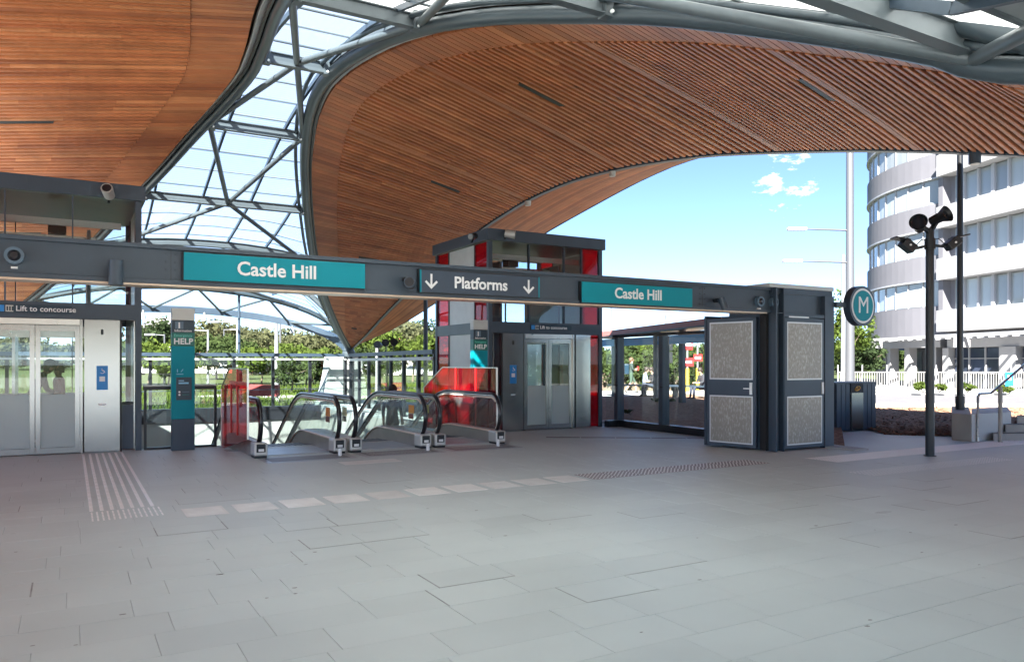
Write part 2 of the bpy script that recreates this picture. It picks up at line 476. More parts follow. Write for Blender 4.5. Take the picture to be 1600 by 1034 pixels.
# void lining
v = MB()
v.box(VX0 - 0.2, VX0, 15.0, VY1 + 0.2, -8.2, -0.115, 0)
v.box(VX1, VX1 + 0.2, 15.0, VY1 + 0.2, -8.2, -0.115, 0)
v.box(VX0, VX1, VY1, VY1 + 0.2, -8.2, -0.50, 0)
v.box(VX0, VX1, 14.6, 14.8, -8.2, -0.115, 0)
v.box(VX0 - 0.2, VX1 + 0.2, 14.6, VY1 + 0.2, -8.4, -8.2, 0)
setting(v.build('escalator_void_lining', M['wall_pale']))
v = MB()
v.box(VX0, VX1, VY1 - 0.06, VY1 + 0.2, -0.50, -0.003, 0)
setting(v.build('void_edge_beam', M['black']))

# outside surfaces on the right and beyond
def strip(name, pts, z, mat, th=0.02):
    mb = MB(); mb.prism([(p[0], p[1], z - th) for p in pts], (0, 0, th)); return setting(mb.build(name, mat, fixn=True))
def cl(lat, t): v_ = CL(lat, t); return (v_.x, v_.y)
strip('road', [cl(9, 27.2), cl(60, 27.2), cl(60, 39.5), cl(-3, 43)], -0.03, M['asphalt'], 0.05)
strip('pavement', [cl(10, 39.5), cl(60, 39.5), cl(60, 46), cl(10, 60)], 0.02, M['path'], 0.12)
strip('kerb', [cl(5.5, 26.6), cl(60, 26.6), cl(60, 27.2), cl(5.5, 27.2)], 0.05, M['concrete_lt'], 0.12)
# bus stop path and mulch beds behind the glass screen
strip('bus_stop_path', [cl(2.6, 30.2), cl(13.2, 30.2), cl(16.5, 41), cl(3.0, 41)], 0.12, M['path'], 0.2)
strip('garden_edging', [(12.35, 9.0), (12.75, 9.0), (12.75, 23.5), (12.35, 23.5)], 0.03, M['path'], 0.14)
def mound(name, poly_fn, nx, ny, mat):
    vs = []; fs = []
    for i in range(nx + 1):
        for jj in range(ny + 1):
            vs.append(poly_fn(i / nx, jj / ny))
    for i in range(nx):
        for jj in range(ny):
            a = i * (ny + 1) + jj
            fs.append((a, a + ny + 1, a + ny + 2, a + 1))
    mb = MB(); mb.add(vs, fs, 0, True); return setting(mb.build(name, mat, fixn=True))
def bed1(u, v_):
    A = Vector((12.76, 9.5)); B = Vector((12.76, 25.0)); C = Vector((18.5, 14.0)); D = Vector((25.0, 27.5))
    p = (A * (1 - v_) + B * v_) * (1 - u) + (C * (1 - v_) + D * v_) * u
    z = -0.02 + 0.20 * math.sin(min(1, u * 1.1) * PI / 2) + 0.05 * math.sin(7 * u + 5 * v_) * u * (1 - u) * 4 + random.uniform(-.012, .012)
    return (p.x, p.y, z)
mound('mulch_bed', bed1, 40, 60, M['mulch'])
def bed2(u, v_):
    A = cl(8.35, 17.2); B = cl(9.3, 24.9); C = cl(10.0, 16.55); D = cl(22.0, 24.9)
    p = (Vector(A) * (1 - v_) + Vector(B) * v_) * (1 - u) + (Vector(C) * (1 - v_) + Vector(D) * v_) * u
    z = 0.012 + 0.16 * math.sin(v_ * PI / 2) + random.uniform(-.015, .015)
    return (p.x, p.y, z)
mound('mulch_bed', bed2, 50, 40, M['mulch'])
mb = MB()
a, b = CL(8.9, 25.0), CL(24.0, 25.0)
mb.bar((a.x, a.y, 0.12), (b.x, b.y, 0.12), 0.25, 0.34)
setting(mb.build('garden_wall', M['concrete']))
# bark chips
mb = MB()
for i in range(5200):
    u, v_ = random.random(), random.random() ** 1.5
    p = Vector(bed2(u, v_)) + Vector((0, 0, 0.012))
    d = Vector((random.uniform(-1, 1), random.uniform(-1, 1), random.uniform(-.3, .3))).normalized() * random.uniform(.02, .06)
    s = Vector((-d.y, d.x, random.uniform(-.02, .02))) * random.uniform(.25, .5)
    mb.add([p - d - s, p + d - s, p + d + s, p - d + s], [(0, 1, 2, 3)])
setting(mb.build('bark_chips', M['mulch']), 'stuff')

# ---- stainless tactile indicators
t = thing('tactile_strip', (0.5, 12.0, 0), 'stainless directional tactile strip of long raised bars leading to the left lift', 'tactile paving')
for k in range(7):
    x = 0.20 + 0.1 * k
    y = 9.45
    while y < 15.3:
        mb = MB(); mb.box(x - 0.018, x + 0.018, y, y + 0.27, 0.0005, 0.0055)
        mb.build('bar', M['stud'], t)
        y += 0.30
y = 8.85
while y < 9.40:
    for k in range(14):
        x = 0.20 + 0.05 * k
        mb = MB(); mb.box(x - 0.008, x + 0.008, y, y + 0.15, 0.0005, 0.0045); mb.build('thin_bar', M['stud'], t)
    y += 0.19
M['tac_tile'] = pm('pale_tactile_tile', (0.76, 0.77, 0.74), 0.5, var=0.1, vscale=3, objvar=0.12)
M['tac_dark'] = pm('dark_tactile_tile', (0.30, 0.285, 0.275), 0.55, var=0.1, vscale=3, objvar=0.1)
pads = thing('tactile_path', (4.0, 8.9, 0), 'row of separate ribbed tactile pads crossing the plaza below the beam', 'tactile paving')
x = 1.05
n_ = 0
while x < 9.4:
    ww = 0.42
    light = x < 5.9
    mb = MB(); mb.box(x, x + ww, 8.58, 9.10, 0.0008, 0.004)
    pad = mb.build('tactile_pad', M['tac_tile'] if light else M['tac_dark'], pads)
    rb = MB()
    if light:
        for q in range(6): rb.box(x + 0.03, x + ww - 0.03, 8.62 + q * 0.08, 8.645 + q * 0.08, 0.004, 0.0062)
        rb.build('rib', M['tac_tile'], pad)
    else:
        for qi in range(6):
            for qj in range(7):
                rb.lathe([(0.014, 0.0035), (0.010, 0.0085)], (x + 0.04 + qi * 0.068, 8.62 + qj * 0.073, 0), 6)
        rb.build('studs', M['stud'], pad, kind='stuff')
    x += 0.52 if light else 0.43
    n_ += 1
def stud_field(name, lab, x0, x1, y0, y1, step, r, parent_label_cat='tactile paving'):
    mb = MB(); x = x0
    while x < x1:
        y = y0
        while y < y1:
            mb.lathe([(r, 0.003), (r * 0.75, 0.009)], (x, y, 0), 6); y += step
        x += step
    return tag(mb.build(name, M['stud']), lab, parent_label_cat)
mb = MB(); mb.box(10.72, 17.5, 8.12, 8.76, 0.0006, 0.0028)
tag(mb.build('tactile_slab', M['tac_tile']), 'pale slab strip under the bright warning studs right of the cabinet', 'tactile paving')
stud_field('tactile_studs', 'bright field of warning studs running right from the cabinet past the spotlight pole', 10.75, 17.5, 8.15, 8.75, 0.06, 0.021)
stud_field('tactile_studs', 'sparse lower branch of studs heading to the right edge of the photo', 9.9, 13.5, 6.9, 7.3, 0.075, 0.013)
stud_field('tactile_studs', 'studded warning pad in front of the middle escalator', 4.55, 5.65, 12.75, 13.1, 0.06, 0.016)
stud_field('tactile_studs', 'studded warning pad in front of the right escalator', 6.2, 7.2, 12.85, 13.2, 0.06, 0.016)
mb = MB(); mb.box(3.75, 4.7, 11.75, 12.15, 0.0008, 0.004)
tag(mb.build('tactile_pad', M['tac_tile']), 'single pale tactile slab on the floor before the left escalator plate', 'tactile paving')
M['band'] = pm('dark_granite_band', (0.20, 0.20, 0.20), 0.5, var=0.08, vscale=2)
mb = MB()
for i in range(9): mb.box(8.6 + i * 0.62, 9.217 + i * 0.62, 11.0 + 0.0, 11.22, 0.0008, 0.0035)
mb2 = MB()
drain = thing('drain_channel', (9, 13.4, 0), 'long dark drain channel in the floor before the right lift', 'drain')
for i in range(6):
    q = MB(); a = Vector((8.9, 14.0, 0.0)) + Vector((0.62, -0.42, 0)) * i
    q.bar(a + Vector((0, 0, 0.002)), a + Vector((0.60, -0.405, 0.002)), 0.22, 0.003); q.build('grate', M['band'], drain)

# marks on the paving
M['mark'] = pm('paving_stain', (0.50, 0.56, 0.555), 0.6, var=0.1)
def blot(px, py, w_, h_, mat='mark', z=0.0016):
    c = G(px, py); n = 14; pts = []
    for i in range(n):
        a = 2 * PI * i / n; r = random.uniform(0.7, 1.1)
        pts.append((c.x + math.cos(a) * w_ * r, c.y + math.sin(a) * h_ * r, z))
    mb = MB(); mb.add(pts, [tuple(range(n))]); return mb.build('stain', M[mat], floor)
blot(344, 897, .035, .012, 'slot')
rs_ = random.Random(5)
M['worn'] = pm('worn_joint', (0.31, 0.335, 0.33), 0.85, var=0.3, vscale=6)
for i in rs_.sample(order[40:420], 46):
    a, b, y0, y1 = cells[i]
    mb = MB(); wj = rs_.uniform(.003, .006)
    if rs_.random() < .7: mb.box(a - wj, a + wj, y0, y1, .0011, .0018)
    if rs_.random() < .7: mb.box(a, b, y0 - wj, y0 + wj, .0020, .0026)
    if mb.v: mb.build('worn_joint', M['worn'], floor)
M['spot'] = pm('gum_spot', (0.25, 0.265, 0.26), 0.7)
for k in range(70):
    px, py = rs_.uniform(20, 1580), 700 + 330 * rs_.random() ** 1.2
    if px < 470 and py < 740: continue
    r_ = rs_.uniform(.004, .018)
    blot(px, py, r_ * rs_.uniform(1, 2), r_, rs_.choice(['spot', 'mark']))
for (px, py, a, b) in ((740, 940, .10, .015), (1185, 838, .07, .02), (1380, 800, .16, .05)): blot(px, py, a, b)
# ================================================================== canopy
CX = 3.3
def catmull(pts, n):
    """pts list of tuples, returns n samples uniformly in chord length"""
    A = np.array(pts, float)
    Pp = np.vstack([2 * A[0] - A[1], A, 2 * A[-1] - A[-2]])
    out = []
    K = 24
    for i in range(1, len(Pp) - 2):
        for q in range(K):
            t = q / K
            a, b, c, d = Pp[i - 1], Pp[i], Pp[i + 1], Pp[i + 2]
            out.append(0.5 * ((2 * b) + (-a + c) * t + (2 * a - 5 * b + 4 * c - d) * t * t + (-a + 3 * b - 3 * c + d) * t ** 3))
    out.append(A[-1])
    out = np.array(out)
    seg = np.linalg.norm(np.diff(out[:, :3], axis=0), axis=1)
    s = np.concatenate([[0], np.cumsum(seg)])
    u = np.linspace(0, s[-1], n)
    return np.stack([np.interp(u, s, out[:, k]) for k in range(out.shape[1])], axis=1)
# right inner edge tube (x, y, z) matched with the outer gutter edge (pixel, pixel, depth)
PAIR = [   # tube pixel, pixel, distance along Y; edge pixel, pixel, depth
    (545, 545, 29.2, 545, 546, 30.0), (528, 515, 27.2, 568, 524, 29.4), (508, 470, 24.8, 605, 484, 28.5), (497, 430, 23.05, 640, 450, 27.6),
    (488, 395, 21.7, 668, 424, 26.9), (481, 340, 19.8, 705, 392, 26.1), (477, 290, 18.18, 738, 366, 25.4), (476, 250, 17.06, 762, 348, 25.0),
    (478, 215, 16.05, 790, 330, 24.5), (484, 175, 14.9, 820, 312, 24.1), (500, 135, 13.7, 855, 295, 23.6), (520, 112, 12.97, 885, 283, 23.2),
    (545, 92, 12.25, 915, 273, 22.85), (600, 62, 11.0, 975, 259, 22.2), (660, 42, 9.84, 1045, 247, 21.4), (720, 30, 8.86, 1110, 239, 20.6),
    (800, 22, 8.0, 1185, 235, 19.7), (1000, 20, 6.2, 1330, 231, 18.2), (1150, 33, 5.3, 1440, 232, 17.2), (1300, 52, 4.5, 1545, 236, 16.3),
    (1450, 77, 3.75, 1680, 243, 15.3), (1600, 106, 3.0, 1850, 256, 14.2),
]
rows = []
for (tx, ty, tY, ex, ey, et) in PAIR:
    e = P(ex, ey, et); tb = OY(tx, ty, tY); rows.append((*tb, e.x, e.y, e.z))
for tb, (ex, ey, et) in (((7.0, 1.2, 3.4), (2250, 300, 11.8)), ((8.1, -1.0, 2.8), (2700, 360, 9.6)), ((9.40, -3.2, 2.10), (3300, 430, 7.5))):
    e = P(ex, ey, et); rows.append((*tb, e.x, e.y, e.z))
NS = 262
R0 = catmull(rows, 1201)
_dl = np.linalg.norm(np.diff(R0[:, :3], axis=0), axis=1)
_dn = np.where(R0[:-1, 1] < 7.5, 1.30, 0.86)
_cs = np.concatenate([[0], np.cumsum(_dl * _dn)])
R = np.stack([np.interp(np.linspace(0, _cs[-1], NS + 1), _cs, R0[:, c]) for c in range(6)], axis=1)
TUBE = R[:, :3]; EDGE = R[:, 3:]
def mir(p, s): return Vector((p[0], p[1], p[2])) if s > 0 else Vector((2 * CX - p[0], p[1], p[2]))
def surf(i, f, drop=0.0):
    """i float index along, f 0 at the tube .. 1 at the outer edge"""
    i0 = min(int(i), NS - 1); a = i - i0
    T = TUBE[i0] * (1 - a) + TUBE[i0 + 1] * a; E = EDGE[i0] * (1 - a) + EDGE[i0 + 1] * a
    p = T * (1 - f) + E * f
    L_ = np.linalg.norm(E - T)
    p = p.copy(); p[2] += 0.004 * L_ * math.sin(PI * f) - drop
    return p
def strip_mesh(mb, fn, ia, ib, f0, f1, seg, top, bot, s, mats):
    """slat: ia, ib index bounds; section between offsets top / bot below the surface"""
    vs = []; fs = []; ms = []
    fl = [f0 + (f1 - f0) * k / seg for k in range(seg + 1)]
    for f in fl:
        a0, b0 = fn(ia, f), fn(ib, f)
        for (p, dz) in ((a0, -bot), (b0, -bot), (b0, -top), (a0, -top)):
            q = mir((p[0], p[1], p[2] + dz), s); vs.append(q)
    for k in range(seg):
        for j in range(4):
            fs.append((4 * k + j, 4 * k + (j + 1) % 4, 4 * k + 4 + (j + 1) % 4, 4 * k + 4 + j)); ms.append(mats[k % len(mats)])
    fs.append((3, 2, 1, 0)); ms.append(mats[0]); fs.append((4 * seg, 4 * seg + 1, 4 * seg + 2, 4 * seg + 3)); ms.append(mats[-1])
    b = len(mb.v)
    mb.v += [tuple(v) for v in vs]; mb.f += [tuple(b + i for i in f) for f in fs]; mb.m += ms; mb.s += [False] * len(fs)
BF = 0.115         # border band fraction
def make_petal(s, label):
    root = thing('timber_ceiling', mir((10, 16, 6), s), label, 'ceiling')
    rd = random.Random(11 if s > 0 else 23)
    for k in range(NS):
        i0 = k + 0.0; i1 = k + 0.43
        bf = min(0.30, 1.0 / max(2.0, np.linalg.norm(EDGE[k] - TUBE[k])) + 0.02)
        seg = 9
        base = rd.choice([0, 0, 1, 1, 2, 4, 4, 3])
        cur = base; ml = []
        for q in range(seg):
            if rd.random() < 0.55: cur = rd.choice([0, 1, 2, 3, 4, 4, 0, 1])
            ml.append(cur)
        mb = MB()
        f0 = bf
        # a few black slots where a lamp or a gap replaces the timber
        if (k % 37 == 18):
            fa = rd.uniform(0.25, 0.55); fb = fa + 0.16
            strip_mesh(mb, surf, i0, i1, f0, fa, 3, -0.03, 0.055, s, ml)
            strip_mesh(mb, surf, i0, i1 + 0.35, fa, fb, 2, -0.02, 0.045, s, [5])
            strip_mesh(mb, surf, i0, i1, fb, 0.992, 3, -0.03, 0.055, s, ml[3:])
        elif k % 23 in (7,):
            strip_mesh(mb, surf, i0, i1 + 0.40, f0, 0.992, seg, 0.0, 0.050, s, [base])
        else:
            strip_mesh(mb, surf, i0, i1, f0, 0.992, seg, -0.03, 0.055, s, ml)
        mb.build('timber_slat', WOOD + [M['slot']], root, fixn=False)
        # flush border board
        mb = MB()
        strip_mesh(mb, surf, k + 0.02, k + 0.90, 0.028, bf - 0.0006, 3, 0.0, 0.040, s, [ml[0]])
        mb.build('border_board', WOOD, root)
    # backing behind the slats and the outer roof sheet
    def grid(mb, up, m=0, n=60, nf=8, f0=0.0, f1=1.0):
        vs = []; fs = []
        for i in range(n + 1):
            for jf in range(nf + 1):
                p = surf(NS * i / n, f0 + (f1 - f0) * jf / nf); vs.append(mir((p[0], p[1], p[2] + up * (0.25 + 0.75 * math.sin(PI * jf / nf)) if up > 0.2 else p[2] + up), s))
        for i in range(n):
            for jf in range(nf):
                a = i * (nf + 1) + jf; fs.append((a, a + 1, a + nf + 2, a + nf + 1))
        mb.add(vs, fs, m, True)
    mb = MB(); grid(mb, 0.09, 0, 90, 10, -0.006, 0.995); mb.build('backing_sheet', M['timber_dark'], root)
    mb = MB(); grid(mb, 0.55); mb.build('roof_sheet', M['roof'], root)
    # gutter beam along the outer edge
    mb = MB()
    pts = [mir(EDGE[int(round(NS * q / 70))], s) + Vector((0, 0, 0.02)) for q in range(71)]
    vs = []; fs = []
    for q, p in enumerate(pts):
        T = mir(TUBE[int(round(NS * q / 70))], s); d = (p - T); d.z = 0; d.normalize()
        wd = 0.16
        for (a, z) in ((-0.02, -0.10), (wd, -0.10), (wd, 0.20), (-0.02, 0.20)): vs.append(p + d * a + Vector((0, 0, z)))
    for q in range(70):
        for jq in range(4): fs.append((4 * q + jq, 4 * q + (jq + 1) % 4, 4 * q + 4 + (jq + 1) % 4, 4 * q + 4 + jq))
    mb.add(vs, fs, 0)
    mb.build('gutter_beam', M['steel'], root, fixn=True)
    for (i_) in (60, 100, 121):
        p = mir(EDGE[i_], s)
        mb = MB(); mb.lathe([(0.09, -0.24), (0.10, -0.10)], p, 12); mb.build('downlight', M['grey_cap'], root)
    # fascia beside the tube
    mb = MB(); vs = []; fs = []
    for q in range(91):
        i_ = NS * q / 90
        A_ = mir(surf(i_, 0.0), s); B_ = mir(surf(i_, 0.03), s)
        d = (B_ - A_).normalized()
        a = A_ + d * 0.10 + Vector((0, 0, 0.03)); b_ = A_ + d * 0.26 + Vector((0, 0, -0.035))
        vs += [a, b_, b_ + Vector((0, 0, 0.10)), a + Vector((0, 0, 0.10))]
    for q in range(90):
        for jq in range(4): fs.append((4 * q + jq, 4 * q + (jq + 1) % 4, 4 * q + 4 + (jq + 1) % 4, 4 * q + 4 + jq))
    mb.add(vs, fs, 0); mb.build('fascia', M['pale'], root, fixn=True)
    return root
make_petal(1, 'slatted timber ceiling sweeping over the right lift and the plaza on the right')
make_petal(-1, 'slatted timber ceiling in the upper left corner above the left lift')

# outer ceiling leaves: smooth boards beyond the gutter
OUT = [(545, 547, 30.2), (620, 514, 30.2), (700, 464, 30.0), (780, 415, 29.0), (860, 363, 27.6), (901, 340, 26.8), (950, 313, 25.8), (1000, 287, 24.6), (1060, 261, 22.8), (1128, 241, 20.9)]
INN = [(545, 546, 30.0), (590, 502, 28.9), (655, 436, 27.2), (705, 392, 26.1), (750, 356, 25.0), (790, 330, 24.5), (850, 297, 23.7), (920, 271, 22.8), (1010, 250, 21.9), (1126, 239, 20.5)]
rows = []
for a, b in zip(INN, OUT):
    p, q = P(*a), P(*b); rows.append((p.x, p.y, p.z, q.x, q.y, q.z))
RO = catmull(rows, 41)
def make_leaf(s, label):
    root = thing('timber_ceiling', mir((11, 24, 6), s), label, 'ceiling')
    nb = 16
    for k in range(nb):
        mb = MB(); vs = []; fs = []
        f0, f1 = 0.05 + 0.93 * k / nb, 0.05 + 0.93 * (k + 0.93) / nb
        for q in range(41):
            A_, B_ = RO[q, :3], RO[q, 3:]
            for f, dz in ((f0, 0.06), (f1, 0.06), (f1, 0.09), (f0, 0.09)):
                p = A_ * (1 - f) + B_ * f; vs.append(mir((p[0], p[1], p[2] + dz), s))
        for q in range(40):
            for jq in range(4): fs.append((4 * q + jq, 4 * q + (jq + 1) % 4, 4 * q + 4 + (jq + 1) % 4, 4 * q + 4 + jq))
        mb.add(vs, fs, 0); mb.build('board', WOOD[(k * 3) % 5 if k % 2 else 0], root, fixn=True)
    mb = MB(); vs = []; fs = []
    for q in range(41):
        A_, B_ = mir(RO[q, :3], s), mir(RO[q, 3:], s)
        vs += [A_ + Vector((0, 0, .105)), B_ + Vector((0, 0, .105)), B_ + Vector((0, 0, .2)), A_ + Vector((0, 0, .24))]
    for q in range(40):
        for jq in range(4): fs.append((4 * q + jq, 4 * q + (jq + 1) % 4, 4 * q + 4 + (jq + 1) % 4, 4 * q + 4 + jq))
    mb.add(vs, fs, 0); mb.build('roof_sheet', M['roof'], root, fixn=True)
    mb = MB(); mb.tube([mir(RO[q, 3:], s) + Vector((0, 0, .1)) for q in range(0, 41, 2)], 0.045, 6); mb.build('edge_trim', M['steel'], root)
make_leaf(1, 'smooth board underside of the canopy beyond the black gutter, behind the right lift')
make_leaf(-1, 'smooth board underside of the canopy hidden behind the left lift')

# ------------------------------------------------------------------ steel frame with the glazed strip
frame = thing('glazed_canopy', (CX, 29.2, 2.0), 'grey steel tube and truss frame carrying the fritted glass strip between the timber ceilings', 'roof frame')
def tubeat(Y, col=0):
    ys = TUBE[:, 1][::-1]
    return float(np.interp(Y, ys, TUBE[:, col][::-1]))
def half(Y): return tubeat(Y, 0) - CX
def bulge(Y): return 0.0 if Y < 19.5 else 2.15 * ((Y - 19.5) / 9.7) ** 1.3
def roofz(X, Y, lift=0.0):
    h = half(Y); u = min(1.0, abs(X - CX) / h)
    return tubeat(Y, 2) + bulge(Y) * math.sqrt(max(0, 1 - u * u)) + lift
for s in (1, -1):
    pts = [mir(TUBE[int(round(NS * q / 80))], s) + Vector((0, 0, -0.02)) for q in range(81)]
    mb = MB(); mb.tube(pts, 0.105 if s > 0 else 0.085, 14); mb.build('edge_tube', M['tube'], frame)
    pts2 = [p + Vector((-s * 0.20, 0, 0.12)) for p in pts[3:]]
    if s > 0: mb = MB(); mb.tube(pts2, 0.04, 8); mb.build('secondary_tube', M['tube'], frame)
    pts3 = [p + Vector((s * 0.13, 0, 0.0)) for p in pts]
    mb = MB(); mb.tube(pts3, 0.03, 6); mb.build('painted_shadow_gap', M['black'], frame)  # black tube standing in for the shade between tube and fascia
    up = []
    for p in pts: up.append(p + Vector((0, 0, 0.09))); 
    vs = []
    for p in pts:
        gz = roofz(p.x, p.y, 0.19) if p.y < 20 else p.z + 0.21
        vs += [p + Vector((0, 0, .06)), p + Vector((s * .03, 0, .06)), Vector((p.x + s * .03, p.y, gz + .03)), Vector((p.x, p.y, gz + .03))]
    fs = [(4 * i + j_, 4 * i + (j_ + 1) % 4, 4 * i + 4 + (j_ + 1) % 4, 4 * i + 4 + j_) for i in range(len(pts) - 1) for j_ in range(4)]
    mb = MB(); mb.add(vs, fs); mb.build('glass_upstand', M['steel_light'], frame, fixn=True)
YS = [26.1, 22.7, 19.5, 16.1, 12.97, 9.8, 6.5, 3.3, 0.2]
for Y in YS:
    h = half(Y); n = 12; pts = []; zo = 0.14 if Y < 5 else 0.03
    for q in range(n + 1):
        X = CX - h + 2 * h * q / n; pts.append(Vector((X, Y, roofz(X, Y) + zo)))
    if Y < 20: pts = [pts[0], pts[-1]]
    mb = MB()
    for a, b in zip(pts[:-1], pts[1:]):
        mb.bar(a, b, 0.035, 0.16); mb.bar(a + Vector((0, 0, .088)), b + Vector((0, 0, .088)), 0.11, 0.016); mb.bar(a - Vector((0, 0, .088)), b - Vector((0, 0, .088)), 0.11, 0.016)
    mb.build('cross_beam', M['steel_light'], frame)
    for sx in ((-1, 1) if Y > 5 else ()):
        c = Vector((CX + sx * (h - 0.12), Y, tubeat(Y, 2)))
        mb = MB(); mb.box(c.x - .05, c.x + .05, c.y - .07, c.y + .07, c.z - .09, c.z + .17)
        mb.cyl(c + Vector((0, -.095, -.06)), c + Vector((0, -.125, -.06)), .02, n=6, m=1)
        mb.build('bracket', [M['steel_light'], M['stud']], frame)
# diagonals: middle of every second beam to the ends of its neighbours
def diag(a, b, r=0.055):
    mb = MB(); mb.cyl(a, b, r, n=10); mb.build('diagonal', M['steel_light'], frame)
for k, Y in enumerate(YS):
    if k % 2 == 0: # 26.1, 19.5, 12.97, 6.5, .2 carry the mid nodes
        c = Vector((CX, Y, roofz(CX, Y) + 0.02))
        for kk in (k - 1, k + 1):
            if 0 <= kk < len(YS):
                Y2 = YS[kk]; h = half(Y2) - 0.06
                for sx in (-1, 1): diag(c, Vector((CX + sx * h, Y2, tubeat(Y2, 2) + 0.02)))
        if k == 0:
            for sx in (-1, 1): diag(c, Vector((CX + sx * 4.2, 29.2, 2.12 + 2.15 * math.sqrt(1 - (4.2 / 6.14) ** 2))))
    else:
        if Y in (22.7,):
            pass
# longitudinal purlins above
for xo in (-3.2, -1.6, -0.55, 0.55, 1.6, 3.2):
    pts = []
    for q in range(90):
        Y = 29.1 - q * 0.32
        if abs(xo) < half(Y) - 0.02: pts.append(Vector((CX + xo, Y, roofz(CX + xo, Y, 0.15))))
    # split where the strip is narrower
    run = []
    runs = []
    for p in pts:
        if run and (run[-1] - p).length > 0.8: runs.append(run); run = []
        run.append(p)
    runs.append(run)
    for run in runs:
        if len(run) > 3:
            mb = MB()
            for a, b in zip(run[::3], run[3::3]): mb.bar(a, b, 0.05, 0.08)
            mb.build('purlin', M['steel'], frame)
# cross bars and glass
Y = 29.0; step = 0.82; kk = 0
colw = 1.45
while Y > -2.5:
    Y2 = Y - step
    h1, h2 = half(Y) + 0.02, half(max(Y2, -3.0)) + 0.02
    h = max(h1, h2)
    n = max(1, int(math.ceil(2 * h / colw)))
    for q in range(n):
        u0, u1 = -1 + 2 * q / n, -1 + 2 * (q + 1) / n
        vs = []
        for (u, yy, hh) in ((u0, Y, h1), (u1, Y, h1), (u1, Y2 + .0005, h2), (u0, Y2 + .0005, h2)):
            X = CX + u * hh; vs.append(Vector((X, yy, roofz(CX + u * (hh - 0.03), yy, 0.19))))
        mb = MB(); mb.prism(vs, (0, 0, 0.014)); mb.build('glass_panel', M['glass_roof'] if Y > 10.2 else (M['sun_diffuser'] if Y > 2.9 else M['roof']), frame)  # milky and solid panels added to diffuse and cut overhead sun
    mb = MB(); m_ = max(1, n)
    pl = [Vector((CX - h1 + 2 * h1 * q / m_, Y, roofz(CX - h1 + 2 * h1 * q / m_, Y, 0.177))) for q in range(m_ + 1)]
    for a, b in zip(pl[:-1], pl[1:]): mb.bar(a, b, 0.022 if kk % 2 else 0.038, 0.022)
    mb.build('glazing_bar', M['steel_light'], frame)
    Y = Y2; kk += 1
# end arch and leaning outer beam
def arch(u, dz=0.0, out=0.0, H=2.15):
    s_ = math.sqrt(max(0, 1 - u * u))
    return Vector((CX + 6.14 * u, 29.2 + out * s_, 2.12 + H * s_ + dz))
us = [math.sin(math.radians(a)) for a in range(-90, 91, 6)]
mb = MB(); mb.tube([arch(u) for u in us], 0.10, 12); mb.build('end_arch', M['tube'], frame)
mb = MB()
for a, b in zip(us[:-1], us[1:]):
    mb.bar(arch(a, out=2.9, H=1.55), arch(b, out=2.9, H=1.55), 0.32, 0.26)
mb.build('eaves_beam', M['steel'], frame)
for a, b in zip(us[2:-3:2], us[4:-1:2]):
    mb = MB(); v4 = [arch(a, .04, .05), arch(b, .04, .05), arch(b, .1, 2.8, 1.55), arch(a, .1, 2.8, 1.55)]
    mb.prism(v4, (0, 0, 0.012)); mb.build('glass_panel', M['glass_roof'], frame)
zz = [-0.9, -0.7, -0.5, -0.3, -0.1, 0.1, 0.3, 0.5, 0.7, 0.9]
for i_, (a, b) in enumerate(zip(zz[:-1], zz[1:])):
    A_, B_ = (arch(a), arch(b, 0, 2.8, 1.55)) if i_ % 2 else (arch(a, 0, 2.8, 1.55), arch(b))
    mb = MB(); mb.cyl(A_, B_, 0.045, n=8); mb.build('diagonal', M['steel_light'], frame)
for u in (-0.75, -0.45, -0.15, 0.2, 0.72):
    p = arch(u, -0.28, 2.7, 1.55)
    mb = MB(); mb.lathe([(0.11, -0.12), (0.05, 0.10), (0.03, 0.2)], p, 12); mb.build('downlight', M['grey_cap'], frame)
# landing node
for s in (1, -1):
    c = mir((9.44, 29.2, 2.0), s)
    mb = MB(); mb.lathe([(0.20, -0.16), (0.26, 0.0), (0.14, 0.25)], c, 12); mb.build('landing_node', M['steel_light'], frame)
# big tube that crosses close overhead on the right
A_ = P(1300, -20, 6.3); B_ = P(1700, 92, 5.2)
mb = MB(); mb.cyl(A_, B_, 0.09, n=16); mb.build('overhead_tube', M['tube'], frame)
# concrete plinths the canopy lands on, just outside the glazed wall
for s, lab in ((1, 'flared white concrete plinth under the canopy landing, beside the far glazed wall'), (-1, 'flared white concrete plinth under the canopy landing hidden behind the left lift')):
    c = mir((9.5, 30.1, 0), s)
    mb = MB()
    pr = [(-.1, -.12)] + [(-.62 - .42 * (1 - q / 8) ** 1.6, -.12 + 2.05 * q / 8) for q in range(9)] + [(-.1, 1.93)]
    mb.prism([(c.x + a, c.y - .3, z) for a, z in pr], (0, .8, 0))
    root = thing('canopy_plinth', c, lab, 'plinth')
    mb.build('flared_block', M['concrete_lt'], root, fixn=True)
    mb = MB(); mb.box(c.x + .02, c.x + .62, c.y - .3, c.y + .5, -.12, 1.95); mb.build('straight_block', M['concrete'], root, bevel=.02)
